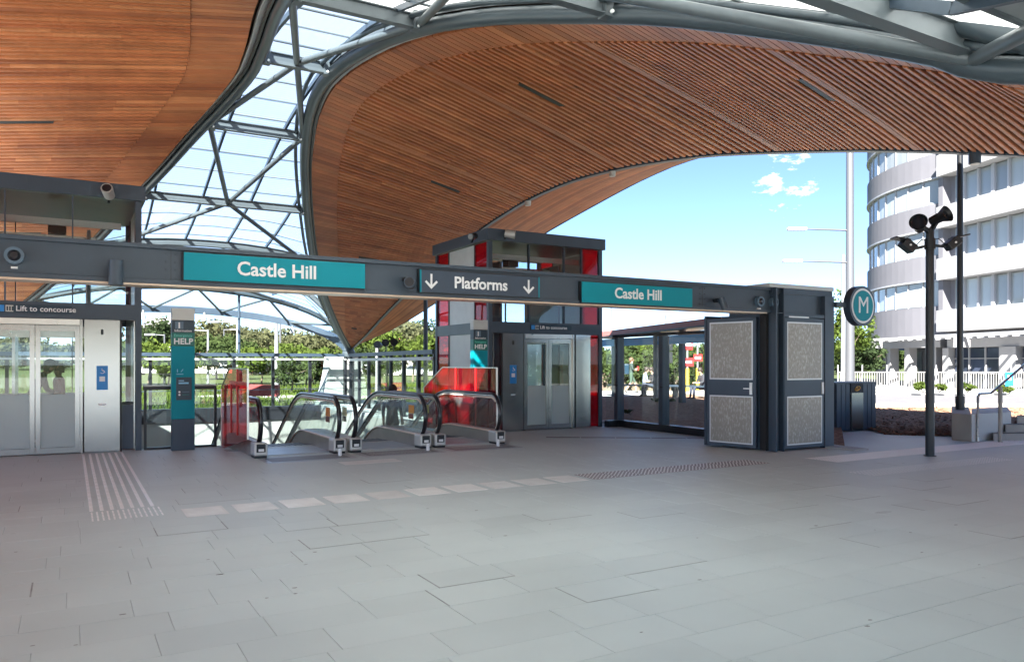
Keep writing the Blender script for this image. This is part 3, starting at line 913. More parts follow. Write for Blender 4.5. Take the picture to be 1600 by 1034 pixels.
# ================================================================== portal beam, signs and cabinet
BY = 9.72                       # front face of the beam
beam = thing('portal_beam', (4.0, BY + .15, 2.5), 'long dark steel beam spanning the plaza above head height and carrying the station signs', 'beam')
ZB, ZT = 2.512, 2.965
mb = MB()
mb.box(-9.0, 11.02, BY + 0.03, BY + 0.28, ZB + 0.05, ZT - 0.05)
mb.build('web', M['steel'], beam)
for sx_ in (1.02, 4.9, 7.75, 9.35):
    mb = MB(); mb.box(sx_ - .004, sx_ + .004, BY + .0285, BY + .0295, ZB + .05, ZT - .05); mb.build('splice_seam', M['black'], beam)
    for dx_ in (-.05, .05):
        for k_ in range(4):
            mb = MB(); z_ = ZB + .09 + k_ * .09; mb.cyl((sx_ + dx_, BY + .03, z_), (sx_ + dx_, BY + .019, z_), .011, n=6); mb.build('bolt', M['steel'], beam)
mb = MB(); mb.box(-9.0, 11.02, BY - 0.02, BY + 0.33, ZT - 0.05, ZT); mb.build('top_flange', M['steel'], beam, bevel=.004)
mb = MB(); mb.box(-9.0, 11.02, BY - 0.01, BY + 0.32, ZB, ZB + 0.05); mb.build('bottom_flange', M['steel'], beam, bevel=.004)
M['warm_underlight'] = pm('painted_warm_underlight', (0.62, 0.47, 0.36), 0.35, 0.5, var=0.1, vscale=1.5, stretch=(.4, 1, 1))  # warm light under the beam, put into the colour
mb = MB(); mb.box(-9.0, 10.9, BY + 0.0, BY + 0.31, ZB - 0.022, ZB - 0.001); mb.build('painted_underlight_strip', M['warm_underlight'], beam)  # strip coloured as the lit underside of the beam
def sign(px0, px1, y0a, y1a, txt, cx, mat, label, size):
    a = OY((px0), y0a, BY - 0.05); b = OY(px1, y0a, BY - 0.05)
    z1 = OY(px0, y0a, BY - .05).z; z0 = OY(px0, y1a, BY - .05).z
    root = thing('station_sign', ((a.x + b.x) / 2, BY - .03, z0), label, 'sign')
    mb = MB(); mb.box(a.x, b.x, BY - 0.065, BY - 0.0, z0, z1, 0); mb.build('panel', mat, root, bevel=.003)
    mb = MB(); mb.box(a.x - .012, b.x + .012, BY - .045, BY + .028, z0 - .012, z1 + .012); mb.build('back_frame', M['black'], root)
    return root, a.x, b.x, z0, z1
r1, xa, xb, z0, z1 = sign(287, 570, 394, 437, '', 0, M['teal'], 'larger teal sign reading Castle Hill, left of the Platforms sign', .2)
cxs = OY(434, 420, BY - .066).x
text_obj('Castle Hill', 0.232, (cxs, BY - 0.0672, (z0 + z1) / 2), (1, 0, 0), (0, 0, 1), M['white'], r1, bold=.0045, sx=.99)
r2, xa, xb, z0, z1 = sign(656, 842, 421, 456, '', 0, M['base_navy'], 'dark blue sign reading Platforms between two down arrows', .2)
mb = MB(); mb.box(xa - .001, xa + .016, BY - .068, BY - .01, z0, z1); mb.box(xb - .016, xb + .001, BY - .068, BY - .01, z0, z1); mb.build('teal_edge', M['teal'], r2)
text_obj('Platforms', 0.225, (OY(752, 445, BY - .066).x, BY - .0672, (z0 + z1) / 2 - .005), (1, 0, 0), (0, 0, 1), M['white'], r2, bold=.0045, sx=.99)
for px in (674, 826):
    x = OY(px, 440, BY - .066).x; zc = (z0 + z1) / 2
    mb = MB(); mb.box(x - .014, x + .014, BY - .069, BY - .0652, zc - .085, zc + .10)
    for sg in (-1, 1):
        mb.prism([(x, BY - .0652, zc - .105), (x, BY - .0652, zc - .062), (x + sg * .075, BY - .0652, zc + .010), (x + sg * .095, BY - .0652, zc - .012)], (0, -.004, 0))
    mb.build('down_arrow', M['white'], r2, fixn=True)
r3, xa, xb, z0, z1 = sign(909, 1081, 440, 472, '', 0, M['teal'], 'smaller teal sign reading Castle Hill, nearest the metal cabinet', .2)
text_obj('Castle Hill', 0.232, (OY(998, 458, BY - .066).x, BY - 0.0672, (z0 + z1) / 2 + .004), (1, 0, 0), (0, 0, 1), M['white'], r3, bold=.0045, sx=.99)
# fittings on the beam
def drum(px, py, tilt, label, r=.085, ln=.26, name='spotlight'):
    c = OY(px, py, BY - .17)
    root = thing(name, (c.x, BY, c.z), label, 'spotlight')
    mb = MB(); mb.cyl((c.x, BY + .03, c.z + .06), (c.x, BY - .13, c.z + .06), .035, n=12); mb.build('bracket', M['black'], root)
    d = Vector(tilt).normalized() * ln / 2
    mb = MB(); mb.cyl(c - d, c + d, r, n=20); mb.cyl(c + d, c + d * 1.06, r * .8, n=20, m=1); mb.build('housing', [M['steel'], M['black']], root)
    return root
drum(181, 426, (0, .0, -1), 'barrel spotlight hanging off the beam left of the large teal sign', r=.075, ln=.27)
drum(641, 442, (-.6, -1, .1), 'short round spotlight between the large teal sign and the Platforms sign', r=.075, ln=.15)
drum(1130, 474, (.35, -.2, -1), 'slanted barrel spotlight on the beam right of the small teal sign', r=.065, ln=.2)
def ring_horn(px, py, label, Yf=BY):
    c = OY(px, py, Yf - .04)
    root = thing('dome_camera', (c.x, Yf, c.z), label, 'camera')
    mb = MB(); mb.cyl((c.x, Yf + .03, c.z), (c.x, Yf - .05, c.z), .092, n=20); mb.build('housing', M['greyblue'], root)
    mb = MB(); mb.cyl((c.x, Yf - .048, c.z), (c.x, Yf - .085, c.z), .062, .035, n=16); mb.build('dome', M['rubber'], root)
    mb = MB(); mb.box(c.x - .03, c.x + .03, Yf - .012, Yf + .028, c.z - .135, c.z - .115); mb.build('label_plate', M['white'], root)
ring_horn(22, 399, 'round dome camera on the far left end of the beam')
ring_horn(1189, 471, 'round camera on the beam just left of the cabinet column')
ring_horn(1211, 472, 'round camera on the front of the cabinet column')

# ---- cabinet
M['perf'] = pm('patterned_steel_panel', (0.44, 0.395, 0.34), 0.34, 0.55, var=0.16, vscale=55, stretch=(1, 1, .35), rvar=.1, detail=2)
def perf_mat():
    m = bpy.data.materials.new('patterned_steel'); m.use_nodes = True
    n = m.node_tree; b_ = n.nodes['Principled BSDF']; b_.inputs['Metallic'].default_value = .35; b_.inputs['Roughness'].default_value = .4
    g_ = n.nodes.new('ShaderNodeNewGeometry'); mp_ = n.nodes.new('ShaderNodeMapping'); mp_.inputs['Scale'].default_value = (1, 1, .42)
    n1 = n.nodes.new('ShaderNodeTexNoise'); n1.inputs['Scale'].default_value = 34; n1.inputs['Detail'].default_value = 1.5
    n2 = n.nodes.new('ShaderNodeTexNoise'); n2.inputs['Scale'].default_value = 2.0
    r_ = n.nodes.new('ShaderNodeValToRGB'); e_ = r_.color_ramp.elements
    e_[0].position = .48; e_[0].color = (.30, .265, .22, 1); e_[1].position = .78; e_[1].color = (.50, .46, .40, 1)
    ad_ = n.nodes.new('ShaderNodeMath'); ad_.operation = 'MULTIPLY_ADD'; ad_.inputs[1].default_value = .25
    n.links.new(g_.outputs['Position'], mp_.inputs[0]); n.links.new(mp_.outputs[0], n1.inputs['Vector']); n.links.new(g_.outputs['Position'], n2.inputs['Vector'])
    sb_ = n.nodes.new('ShaderNodeMath'); sb_.operation = 'SUBTRACT'; sb_.inputs[1].default_value = .5
    n.links.new(n2.outputs['Fac'], sb_.inputs[0]); n.links.new(sb_.outputs[0], ad_.inputs[0]); n.links.new(n1.outputs['Fac'], ad_.inputs[2])
    n.links.new(ad_.outputs[0], r_.inputs[0]); n.links.new(r_.outputs[0], b_.inputs['Base Color'])
    return m
M['perf'] = perf_mat()
M['perf_edge'] = pm('bright_metal_edge', (0.68, 0.68, 0.66), 0.4, 0.4)
cab = thing('metal_cabinet', (11.7, 10.3, 0), 'tall dark steel cabinet with patterned metal doors at the right end of the beam', 'cabinet')
mb = MB(); mb.box(11.02, 12.58, BY + .02, 10.95, .02, 2.5); mb.build('body', M['steel'], cab)
mb = MB(); mb.box(11.24, 12.62, BY + .0, 10.98, 2.502, 2.86); mb.build('header', M['steel'], cab)
mb = MB(); mb.box(10.9, 12.66, BY - .05, 11.05, 2.965, 3.04); mb.build('roof_slab', M['grey_cap'], cab, bevel=.006)
mb = MB(); mb.box(10.98, 12.64, BY - .03, 11.02, 2.86, 2.962); mb.build('roof_frame', M['steel'], cab)
# H column
mb = MB(); mb.box(11.0, 11.02 + .016, BY - .11, BY + .12, 0, 2.96); mb.box(11.20, 11.216, BY - .11, BY + .12, 0, 2.96); mb.box(11.037, 11.199, BY + .0, BY + .016, 0, 2.95)
mb.box(11.037, 11.199, BY - .10, BY - .001, 2.50, 2.514)
mb.build('column', M['steel'], cab)
mb = MB(); mb.box(12.34, 12.6, BY - .10, BY + .018, 0, 2.86); mb.build('corner_post', M['steel'], cab, bevel=.004)
mb = MB(); mb.box(11.225, 12.335, BY - .09, BY - .02, 2.44, 2.50); mb.build('door_head', M['steel'], cab)
def cab_door(org, dx, W, H, parent, hinge_side, z0=.04, mirror=False):
    """door in the vertical plane through org along dx"""
    dx = Vector(dx).normalized(); nrm_ = Vector((dx.y, -dx.x, 0))   # outward
    org = Vector(org)
    def slab(a, b, za, zb, n0, n1, nm, mt, par, m_=0):
        q = MB(); p = [org + dx * a + nrm_ * n0, org + dx * b + nrm_ * n0, org + dx * b + nrm_ * n1, org + dx * a + nrm_ * n1]
        q.hexa([(v.x, v.y, za) for v in p] + [(v.x, v.y, zb) for v in p]); return q.build(nm, mt, par, fixn=True)
    leaf = slab(0, W, z0, z0 + H, 0, .045, 'door', M['steel'], parent)
    for (za, zb) in ((z0 + .06, z0 + .95), (z0 + 1.25, z0 + H - .07)):
        slab(.06, W - .06, za, zb, .0455, .052, 'panel_edge', M['perf_edge'], leaf)
        slab(.085, W - .085, za + .025, zb - .025, .0525, .056, 'panel', M['perf'], leaf)
    hx = W - .10 if not mirror else W - .05
    slab(hx - .02, hx + .03, z0 + .98, z0 + 1.2, .046, .062, 'handle_plate', M['stud'], leaf)
    if not mirror: slab(hx - .13, hx + .005, z0 + 1.08, z0 + 1.1, .075, .09, 'lever', M['stud'], leaf); slab(hx - .005, hx + .012, z0 + 1.08, z0 + 1.1, .0625, .09, 'lever_neck', M['stud'], leaf)
    return leaf
cab_door((10.66, 10.95, 0), (0.245, -1, 0), 1.02, 2.40, cab, 0)
mb = MB(); mb.box(10.935, 11.0, 9.78, 9.925, .02, 2.49); mb.build('painted_gap_shade', M['slot'], cab)  # black box painting in the dark between door and column
cab_door((11.245, BY - .05, 0), (1, 0, 0), 1.07, 2.38, cab, 1, mirror=True)
mb = MB(); mb.box(10.62, 11.0, 10.96, 11.02, .02, 2.5); mb.box(10.94, 11.01, 9.93, 9.99, 0.02, 2.5); mb.build('return_panel', M['steel'], cab)
mb = MB(); mb.box(11.36, 11.9, BY - .094, BY - .091, 2.43, 2.455); mb.build('latch_strip', M['perf_edge'], cab)

# ---- round M sign
ms = thing('metro_sign', (13.22, 9.6, 2.7), 'round teal and white letter M sign on an arm right of the cabinet', 'sign')
c = Vector((13.25, 9.55, 2.70))
mb = MB(); mb.cyl(c + Vector((0, .075, 0)), c + Vector((0, -.075, 0)), .385, n=48); mb.build('drum', M['steel'], ms)
mb = MB(); mb.cyl(c + Vector((0, -.0755, 0)), c + Vector((0, -.081, 0)), .335, n=48); mb.build('white_ring', M['white'], ms)
mb = MB(); mb.cyl(c + Vector((0, -.0815, 0)), c + Vector((0, -.087, 0)), .295, n=48); mb.build('teal_disc', M['teal'], ms)
text_obj('M', 0.46, c + Vector((0, -.089, 0.0)), (1, 0, 0), (0, 0, 1), M['white'], ms, bold=.0, sx=.95)
mb = MB(); mb.bar((12.6, 9.6, 2.71), (12.9, 9.58, 2.71), .07, .09); mb.build('arm', M['steel'], ms)

# ================================================================== lifts
def lift(sg, X0, ztop, label, lblside):
    """sg=+1 body extends to +X from the void side X0; sg=-1 mirrored"""
    def X(u): return X0 + sg * u
    Y0, Y1 = 15.62, 18.6
    zb0, zb1 = 2.30, 2.56
    if sg < 0: zb0, zb1 = 2.38, 2.66
    r = thing('glass_lift', (X(1.6), 17.1, 0), label, 'lift')
    def bx(u0, u1, y0, y1, a, b, nm, mt, par=None, bv=0):
        q = MB(); q.box(X(u0), X(u1), y0, y1, a, b); return q.build(nm, mt, par or r, bevel=bv)
    W = 3.24
    for (u, y) in ((0, Y0), (W - .1, Y0), (0, Y1 - .1), (W - .1, Y1 - .1)):
        bx(u, u + .1, y, y + .1, 0, ztop - .28, 'post', M['steel'])
    bx(-.06, W + .06, Y0 - .06, Y1 + .06, ztop - .27, ztop, 'roof', M['steel'], bv=.01)
    bx(.10, W - .10, Y0 + .0, Y0 + .09, zb0, zb1, 'band', M['steel'])
    bx(.005, .095, Y0 + .10, Y1 - .10, zb0, zb1, 'band', M['steel_light'])
    bx(W - .095, W - .005, Y0 + .10, Y1 - .10, zb0, zb1, 'band', M['steel'])
    bx(.10, W - .10, Y1 - .09, Y1, zb0, zb1, 'band', M['steel'])
    # ground front
    zt = zb0 - .01
    bx(.11, .13, Y0 - .0, Y0 + .06, .02, zt, 'mullion', M['inox'])
    bx(.135, .32, Y0 + .03, Y0 + .042, .90, zt - .02, 'pane', M['glass_lift'])
    bx(.135, .32, Y0 + .03, Y0 + .045, .04, .84, 'dado_panel', M['base_navy'])
    bx(.135, .32, Y0 + .025, Y0 + .055, .845, .895, 'dado_rail', M['black'])
    bx(.325, .355, Y0 - .01, Y0 + .08, 0, zt, 'black_trim', M['black'])
    st = bx(.36, .92, Y0 - .02, Y0 + .08, .02, zt, 'steel_panel', M['inox'])
    cxu = .64
    bx(cxu - .09, cxu + .09, Y0 - .027, Y0 - .0205, 1.12, 1.55, 'call_panel', M['sky_blue'], st)
    bx(cxu - .045, cxu + .045, Y0 - .0305, Y0 - .0275, 1.27, 1.36, 'call_sign', M['white'], st)
    # wheelchair mark
    q = MB(); cx_, cz_ = X(cxu), 1.46
    q.tube([Vector((cx_ + .032 * math.cos(a), Y0 - .029, cz_ - .015 + .032 * math.sin(a))) for a in np.linspace(-2.6, 1.1, 12)], .0045, 5)
    q.bar((cx_ - .005, Y0 - .029, cz_ + .045), (cx_ - .002, Y0 - .029, cz_), .009, .009); q.bar((cx_ - .002, Y0 - .029, cz_), (cx_ + .03, Y0 - .029, cz_ - .002), .009, .009); q.bar((cx_ + .03, Y0 - .029, cz_ - .002), (cx_ + .045, Y0 - .029, cz_ - .035), .009, .009)
    q.build('wheelchair_symbol', M['white'], st)
    bx(cxu - .02, cxu + .02, Y0 - .035, Y0 - .021, zt - .26, zt - .17, 'lens', M['black'], st)
    bx(cxu - .06, cxu + .06, Y0 - .024, Y0 - .021, .84, .875, 'maker_plate', M['white'], st)
    # doors
    bx(.945, .985, Y0 - .01, Y0 + .12, 0, zt, 'door_jamb', M['inox'])
    bx(2.345, 2.385, Y0 - .01, Y0 + .12, 0, zt, 'door_jamb', M['inox'])
    bx(.99, 2.34, Y0 + .0, Y0 + .12, zt - .10, zt, 'door_head', M['inox_h'])
    for (a, b) in ((.99, 1.66), (1.67, 2.34)):
        d = bx(a, a + .075, Y0 + .03, Y0 + .07, .02, zt - .11, 'door_leaf', M['inox'])
        bx(b - .075, b, Y0 + .03, Y0 + .07, .02, zt - .11, 'stile', M['inox'], d)
        bx(a + .076, b - .076, Y0 + .03, Y0 + .07, .02, .12, 'rail', M['inox'], d)
        bx(a + .076, b - .076, Y0 + .03, Y0 + .07, zt - .21, zt - .11, 'rail', M['inox'], d)
        bx(a + .076, b - .076, Y0 + .045, Y0 + .055, 1.06, zt - .215, 'clear_pane', M['glass_lift'], d)
        bx(a + .076, b - .076, Y0 + .045, Y0 + .056, .125, 1.055, 'frosted_pane', M['glass_frost'], d)
    bx(2.39, 2.42, Y0 - .01, Y0 + .08, 0, zt, 'black_trim', M['black'])
    bx(2.425, 2.86, Y0 - .02, Y0 + .06, .02, zt, 'steel_panel', M['inox'])
    bx(2.875, W - .11, Y0 + .03, Y0 + .045, .02, zt, 'red_pane', M['glass_red'])
    # upper front glazing
    us_ = [.11, 1.10, 2.10, 2.62, W - .11]
    zg0, zg1 = zb1 + .005, ztop - .285
    for k, (a, b) in enumerate(zip(us_[:-1], us_[1:])):
        bx(a + .012, b - .012, Y0 + .035, Y0 + .047, zg0, zg1, 'pane' if k < 3 else 'red_pane', M['glass_lift'] if k < 3 else M['glass_red'])
    for u in us_[1:-1]: bx(u - .011, u + .011, Y0 + .0, Y0 + .09, zg0, zg1, 'mullion', M['steel'])
    # sides: red, stainless, red as seen on the void side
    for (uu, un) in ((.035, .047), (W - .05, W - .038)):
        ys = [Y0 + .105, Y0 + .75, Y0 + 2.2, Y1 - .105]
        for k, (a, b) in enumerate(zip(ys[:-1], ys[1:])):
            mt = M['glass_red'] if k != 1 else M['grey_cap']
            for (za, zc) in ((.03, zb0 - .005), (zg0, zg1)):
                if k == 1 and zc > 3: mt2 = M['pale_pane']
                else: mt2 = mt
                bx(uu, un, a + .02, b - .02, za, zc, 'side_panel', mt2)
        for y in ys[1:-1]: bx(uu - .02, un + .02, y - .018, y + .018, .02, zg1, 'mullion', M['black'])
    # back wall glass
    for k in range(3):
        a = .12 + k * 1.0; bx(a, a + .96, Y1 - .05, Y1 - .038, .03, zb0 - .01, 'rear_pane', M['glass_lift']); bx(a, a + .96, Y1 - .05, Y1 - .038, zg0, zg1, 'rear_pane', M['glass_lift'])
        if k: bx(a - .03, a - .01, Y1 - .08, Y1 - .01, .03, zg1, 'mullion', M['steel'])
    # lift car and gear
    bx(.75, 2.55, Y0 + .25, Y0 + .30, 2.05, 2.25, 'car_frame', M['inox_h'])
    bx(2.0, 2.05, Y0 + .9, Y0 + 1.9, .1, 2.2, 'car_post', M['inox_h'])
    bx(.8, .86, Y0 + .9, Y1 - .4, .1, 4.1, 'guide_rail', M['steel_light'])
    bx(2.5, 2.56, Y0 + .9, Y1 - .4, .1, 4.1, 'guide_rail', M['steel_light'])
    bx(.7, 2.7, Y0 + 1.3, Y0 + 1.42, 3.85, 4.02, 'hoist_beam', M['inox_h'])
    bx(.3, 3.0, Y0 + .7, Y0 + .76, 4.12, 4.24, 'hoist_beam', M['grey_cap'])
    bx(1.2, 1.5, Y0 + 1.2, Y0 + 1.5, 4.03, 4.30, 'motor', M['black'])
    bx(.75, 2.55, Y0 + .25, Y0 + 2.4, 2.26, 2.32, 'car_roof', M['steel_light'])
    bx(.85, 2.4, Y0 + 2.35, Y0 + 2.40, 0.02, 1.0, 'car_rear_panel', M['inox_h'])
    bx(.8, 2.5, Y0 + .2, Y0 + 2.4, -.003, .016, 'car_floor', M['band'])
    bx(2.25, 2.33, Y0 + .4, Y0 + .42, .9, 1.9, 'control_panel', M['grey_cap'])
    # header sign
    if sg > 0: a, b = OY(829, 512, Y0 - .02).x, OY(893, 512, Y0 - .02).x
    else: a, b = OY(-8, 482, Y0 - .02).x, OY(112, 482, Y0 - .02).x
    zc = (zb0 + zb1) / 2 + (.02 if sg > 0 else .01)
    hsg = .065 if sg > 0 else .075
    sgn = MB(); sgn.box(a, b, Y0 - .022, Y0 - .001, zc - hsg, zc + hsg); sgn = sgn.build('header_sign', M['navy'], r)
    q = MB(); q.box(a + .02, a + .02 + 1.5 * hsg, Y0 - .026, Y0 - .0225, zc - .75 * hsg, zc + .75 * hsg); q.build('access_mark', M['sky_blue'], sgn)
    q = MB(); q.box(a + .03 + 1.6 * hsg, a + .03 + 3.1 * hsg, Y0 - .026, Y0 - .0225, zc - .75 * hsg, zc + .75 * hsg); q.build('lift_mark', M['grey_cap'], sgn)
    q = MB(); xx = a + .03 + 1.6 * hsg
    for kq in range(3): q.box(xx + .015 + kq * .5 * hsg, xx + .015 + (kq * .5 + .3) * hsg, Y0 - .029, Y0 - .0262, zc - .5 * hsg, zc + .45 * hsg)
    q.build('lift_figures', M['navy'], sgn)
    text_obj('Lift to concourse', hsg * 1.72, (a + .05 + 3.25 * hsg, Y0 - .0235, zc), (1, 0, 0), (0, 0, 1), M['white'], sgn, bold=.0018, align='LEFT', depth=.002)
    return r
M['pale_pane'] = pm('pale_side_sheet', (0.55, 0.57, 0.54), 0.25, var=.05)
lift(1, 8.36, 4.70, 'red and clear glass lift right of the escalators', 0)
lift(-1, 1.14, 4.83, 'glass lift at the left edge of the photo', 0)
def flood(c, d, label, r=.09, ln=.24, m='grey_cap'):
    c = Vector(c); d = Vector(d).normalized()
    root = thing('floodlight', c, label, 'floodlight')
    mb = MB(); mb.cyl(c - d * ln / 2, c + d * ln / 2, r, r * 1.1, n=16); mb.build('housing', M[m], root)
    mb = MB(); mb.cyl(c + d * ln / 2, c + d * (ln / 2 + .01), r * .85, n=16); mb.build('lens', M['rubber'], root)
    mb = MB(); mb.bar(c - d * ln * .3, c - d * ln * .3 + Vector((0, .14, -.12)), .04, .04); mb.build('bracket', M['black'], root)
flood(OY(169, 300, 15.45), (-.2, -.8, .35), 'round pale floodlight on the roof edge of the left lift')
flood(OY(797, 366, 15.42), (.8, -.5, -.15), 'pale floodlight on the roof edge of the right lift')
flood(OY(748, 370, 15.62) + Vector((-.15, 0, 0)), (-.8, -.6, -.2), 'black floodlight at the left corner of the right lift roof', m='black', r=.07)

# ---- help points
def help_point(x, y, W, H, label, k):
    r = thing('help_point', (x, y, 0), label, 'help point')
    def bx(a, b, z0, z1, nm, mt, y0=-.07, y1=.09, par=None, bv=.0):
        q = MB(); q.box(x + a, x + b, y + y0, y + y1, z0, z1); return q.build(nm, M[mt], par or r, bevel=bv)
    h = W / 2
    bx(-h, h, 0, .22 * H, 'base', 'base_navy', bv=.004)
    bx(-h, h, .2215 * H, .735 * H, 'body', 'teal', bv=.004)
    bx(-h, h, .7365 * H, .83 * H, 'help_panel', 'teal_dark', bv=.003)
    bx(-h, h, .8315 * H, .915 * H, 'information_panel', 'navy', bv=.003)
    bx(-h, h, .9165 * H, H, 'cap', 'grey_cap', bv=.004)
    f = y - .0725
    q = MB(); q.box(x - h * .72, x - h * .0, f - .004, f + .0, .855 * H, .905 * H); q.build('information_mark', M['greyblue'], r)
    R_, U_ = (1, 0, 0), (0, 0, 1)
    text_obj('i', .15 * W / .39, (x - h * .36, f - .0065, .879 * H), R_, U_, M['white'], r, bold=.006)
    text_obj('Information', .062 * W / .39, (x - h * .02, f, .842 * H), R_, U_, M['white'], r, bold=.0006)
    text_obj('Emergency', .070 * W / .39, (x - h * .02, f, .808 * H), R_, U_, M['mint'], r, bold=.0006)
    text_obj('HELP', .148 * W / .39, (x - h * .0, f, .766 * H), R_, U_, M['white'], r, bold=.0035)
    s = bx(-h * .62, h * .72, .355 * H, .515 * H, 'screen', 'navy', -.082, -.0705)
    for (zz_, ln) in ((.495, .0),): pass
    q = MB(); q.box(x - h * .42, x + h * .45, f - .014, f - .0105, .468 * H, .480 * H); q.box(x - h * .42, x + h * .05, f - .014, f - .0105, .488 * H, .494 * H); q.build('screen_text', M['pale_blue'], s)
    for zz_ in (.412, .392):
        q = MB(); q.cyl((x - h * .35, f - .0105, zz_ * H), (x - h * .35, f - .022, zz_ * H), .018, n=14); q.build('button', M['white'], s)
        q = MB(); q.box(x - h * .1, x + h * .5, f - .014, f - .0105, zz_ * H - .006, zz_ * H + .006); q.build('button_label', M['greyblue'] if zz_ > .4 else M['teal_dark'], s)
    q = MB(); q.box(x - h * .55, x - h * .48, f - .003, f, .55 * H, .572 * H); q.box(x - h * .6, x - h * .0, f - .003, f, .535 * H, .540 * H)
    q.bar((x - h * .22, f - .0015, .552 * H), (x - h * .02, f - .0015, .572 * H), .003, .012); q.build('small_marks', M['pale_blue'], r)
M['mint'] = pm('mint_print', (0.10, 0.55, 0.42), .4)
M['pale_blue'] = pm('pale_blue_print', (0.25, 0.55, 0.75), .4)
help_point(1.80, 15.28, .39, 2.60, 'free-standing teal help point with screen, beside the left lift', 0)
help_point(7.96, 15.32, .36, 2.56, 'teal help point half hidden behind red glass, against the right lift', 1)

# ---- low glass balustrade right of the left lift
b = thing('glass_balustrade', (1.8, 15.66, 0), 'low black framed glass balustrade behind the left help point', 'balustrade')
mb = MB(); mb.box(1.17, 2.44, 15.63, 15.69, 1.10, 1.165); mb.build('top_rail', M['black'], b)
for x in (1.18, 2.40):
    mb = MB(); mb.box(x, x + .045, 15.63, 15.69, 0, 1.099); mb.build('post', M['black'], b)
mb = MB(); mb.box(1.226, 2.399, 15.63, 15.69, .0, .04); mb.build('bottom_rail', M['black'], b)
mb = MB(); mb.box(1.228, 2.398, 15.655, 15.667, .042, 1.098); mb.build('pane', M['glass'], b)
mb = MB(); mb.box(1.17, 2.44, 15.60, 15.72, 1.167, 1.19); mb.build('hand_rail', M['grey_cap'], b)

# ---- red glass screens beside the escalators
def red_screen(X, pts, label, mat, mull):
    r = thing('red_glass_screen', (X, pts[0][0], 0), label, 'screen')
    mb = MB(); mb.prism([(X - .007, y, z) for y, z in pts], (.014, 0, 0)); mb.build('pane', M[mat], r, fixn=True)
    mb = MB()
    n = len(pts)
    for i in range(n - 1):
        mb.bar((X, pts[i][0], pts[i][1]), (X, pts[i + 1][0], pts[i + 1][1]), .03, .02)
    mb.build('edge_trim', M['inox_h'] if mull else M['red'], r)
    return r
rs = red_screen(2.52, [(13.05, .35), (13.05, 1.50), (14.75, 1.50), (15.55, 1.12), (15.55, -.05)], 'pale red glass screen left of the escalators', 'glass_pink', True)
for y in (13.9, 14.5):
    mb = MB(); mb.box(2.50, 2.54, y - .03, y + .03, .35, 1.22 if y > 14 else 1.49); mb.build('red_fin', M['red'], rs)
mb = MB(); mb.box(2.50, 2.545, 13.06, 14.6, 1.22, 1.28); mb.build('red_rail', M['red'], rs)
rs = red_screen(7.66, [(13.95, .02), (13.95, 1.50), (16.6, 1.50), (17.7, 1.0), (17.7, .0)], 'deep red glass screen between the right escalator and the right lift', 'glass_screen_red', True)
for y in (14.9, 15.9):
    mb = MB(); mb.box(7.64, 7.68, y - .012, y + .012, .02, 1.49); mb.build('fin', M['red'], rs)
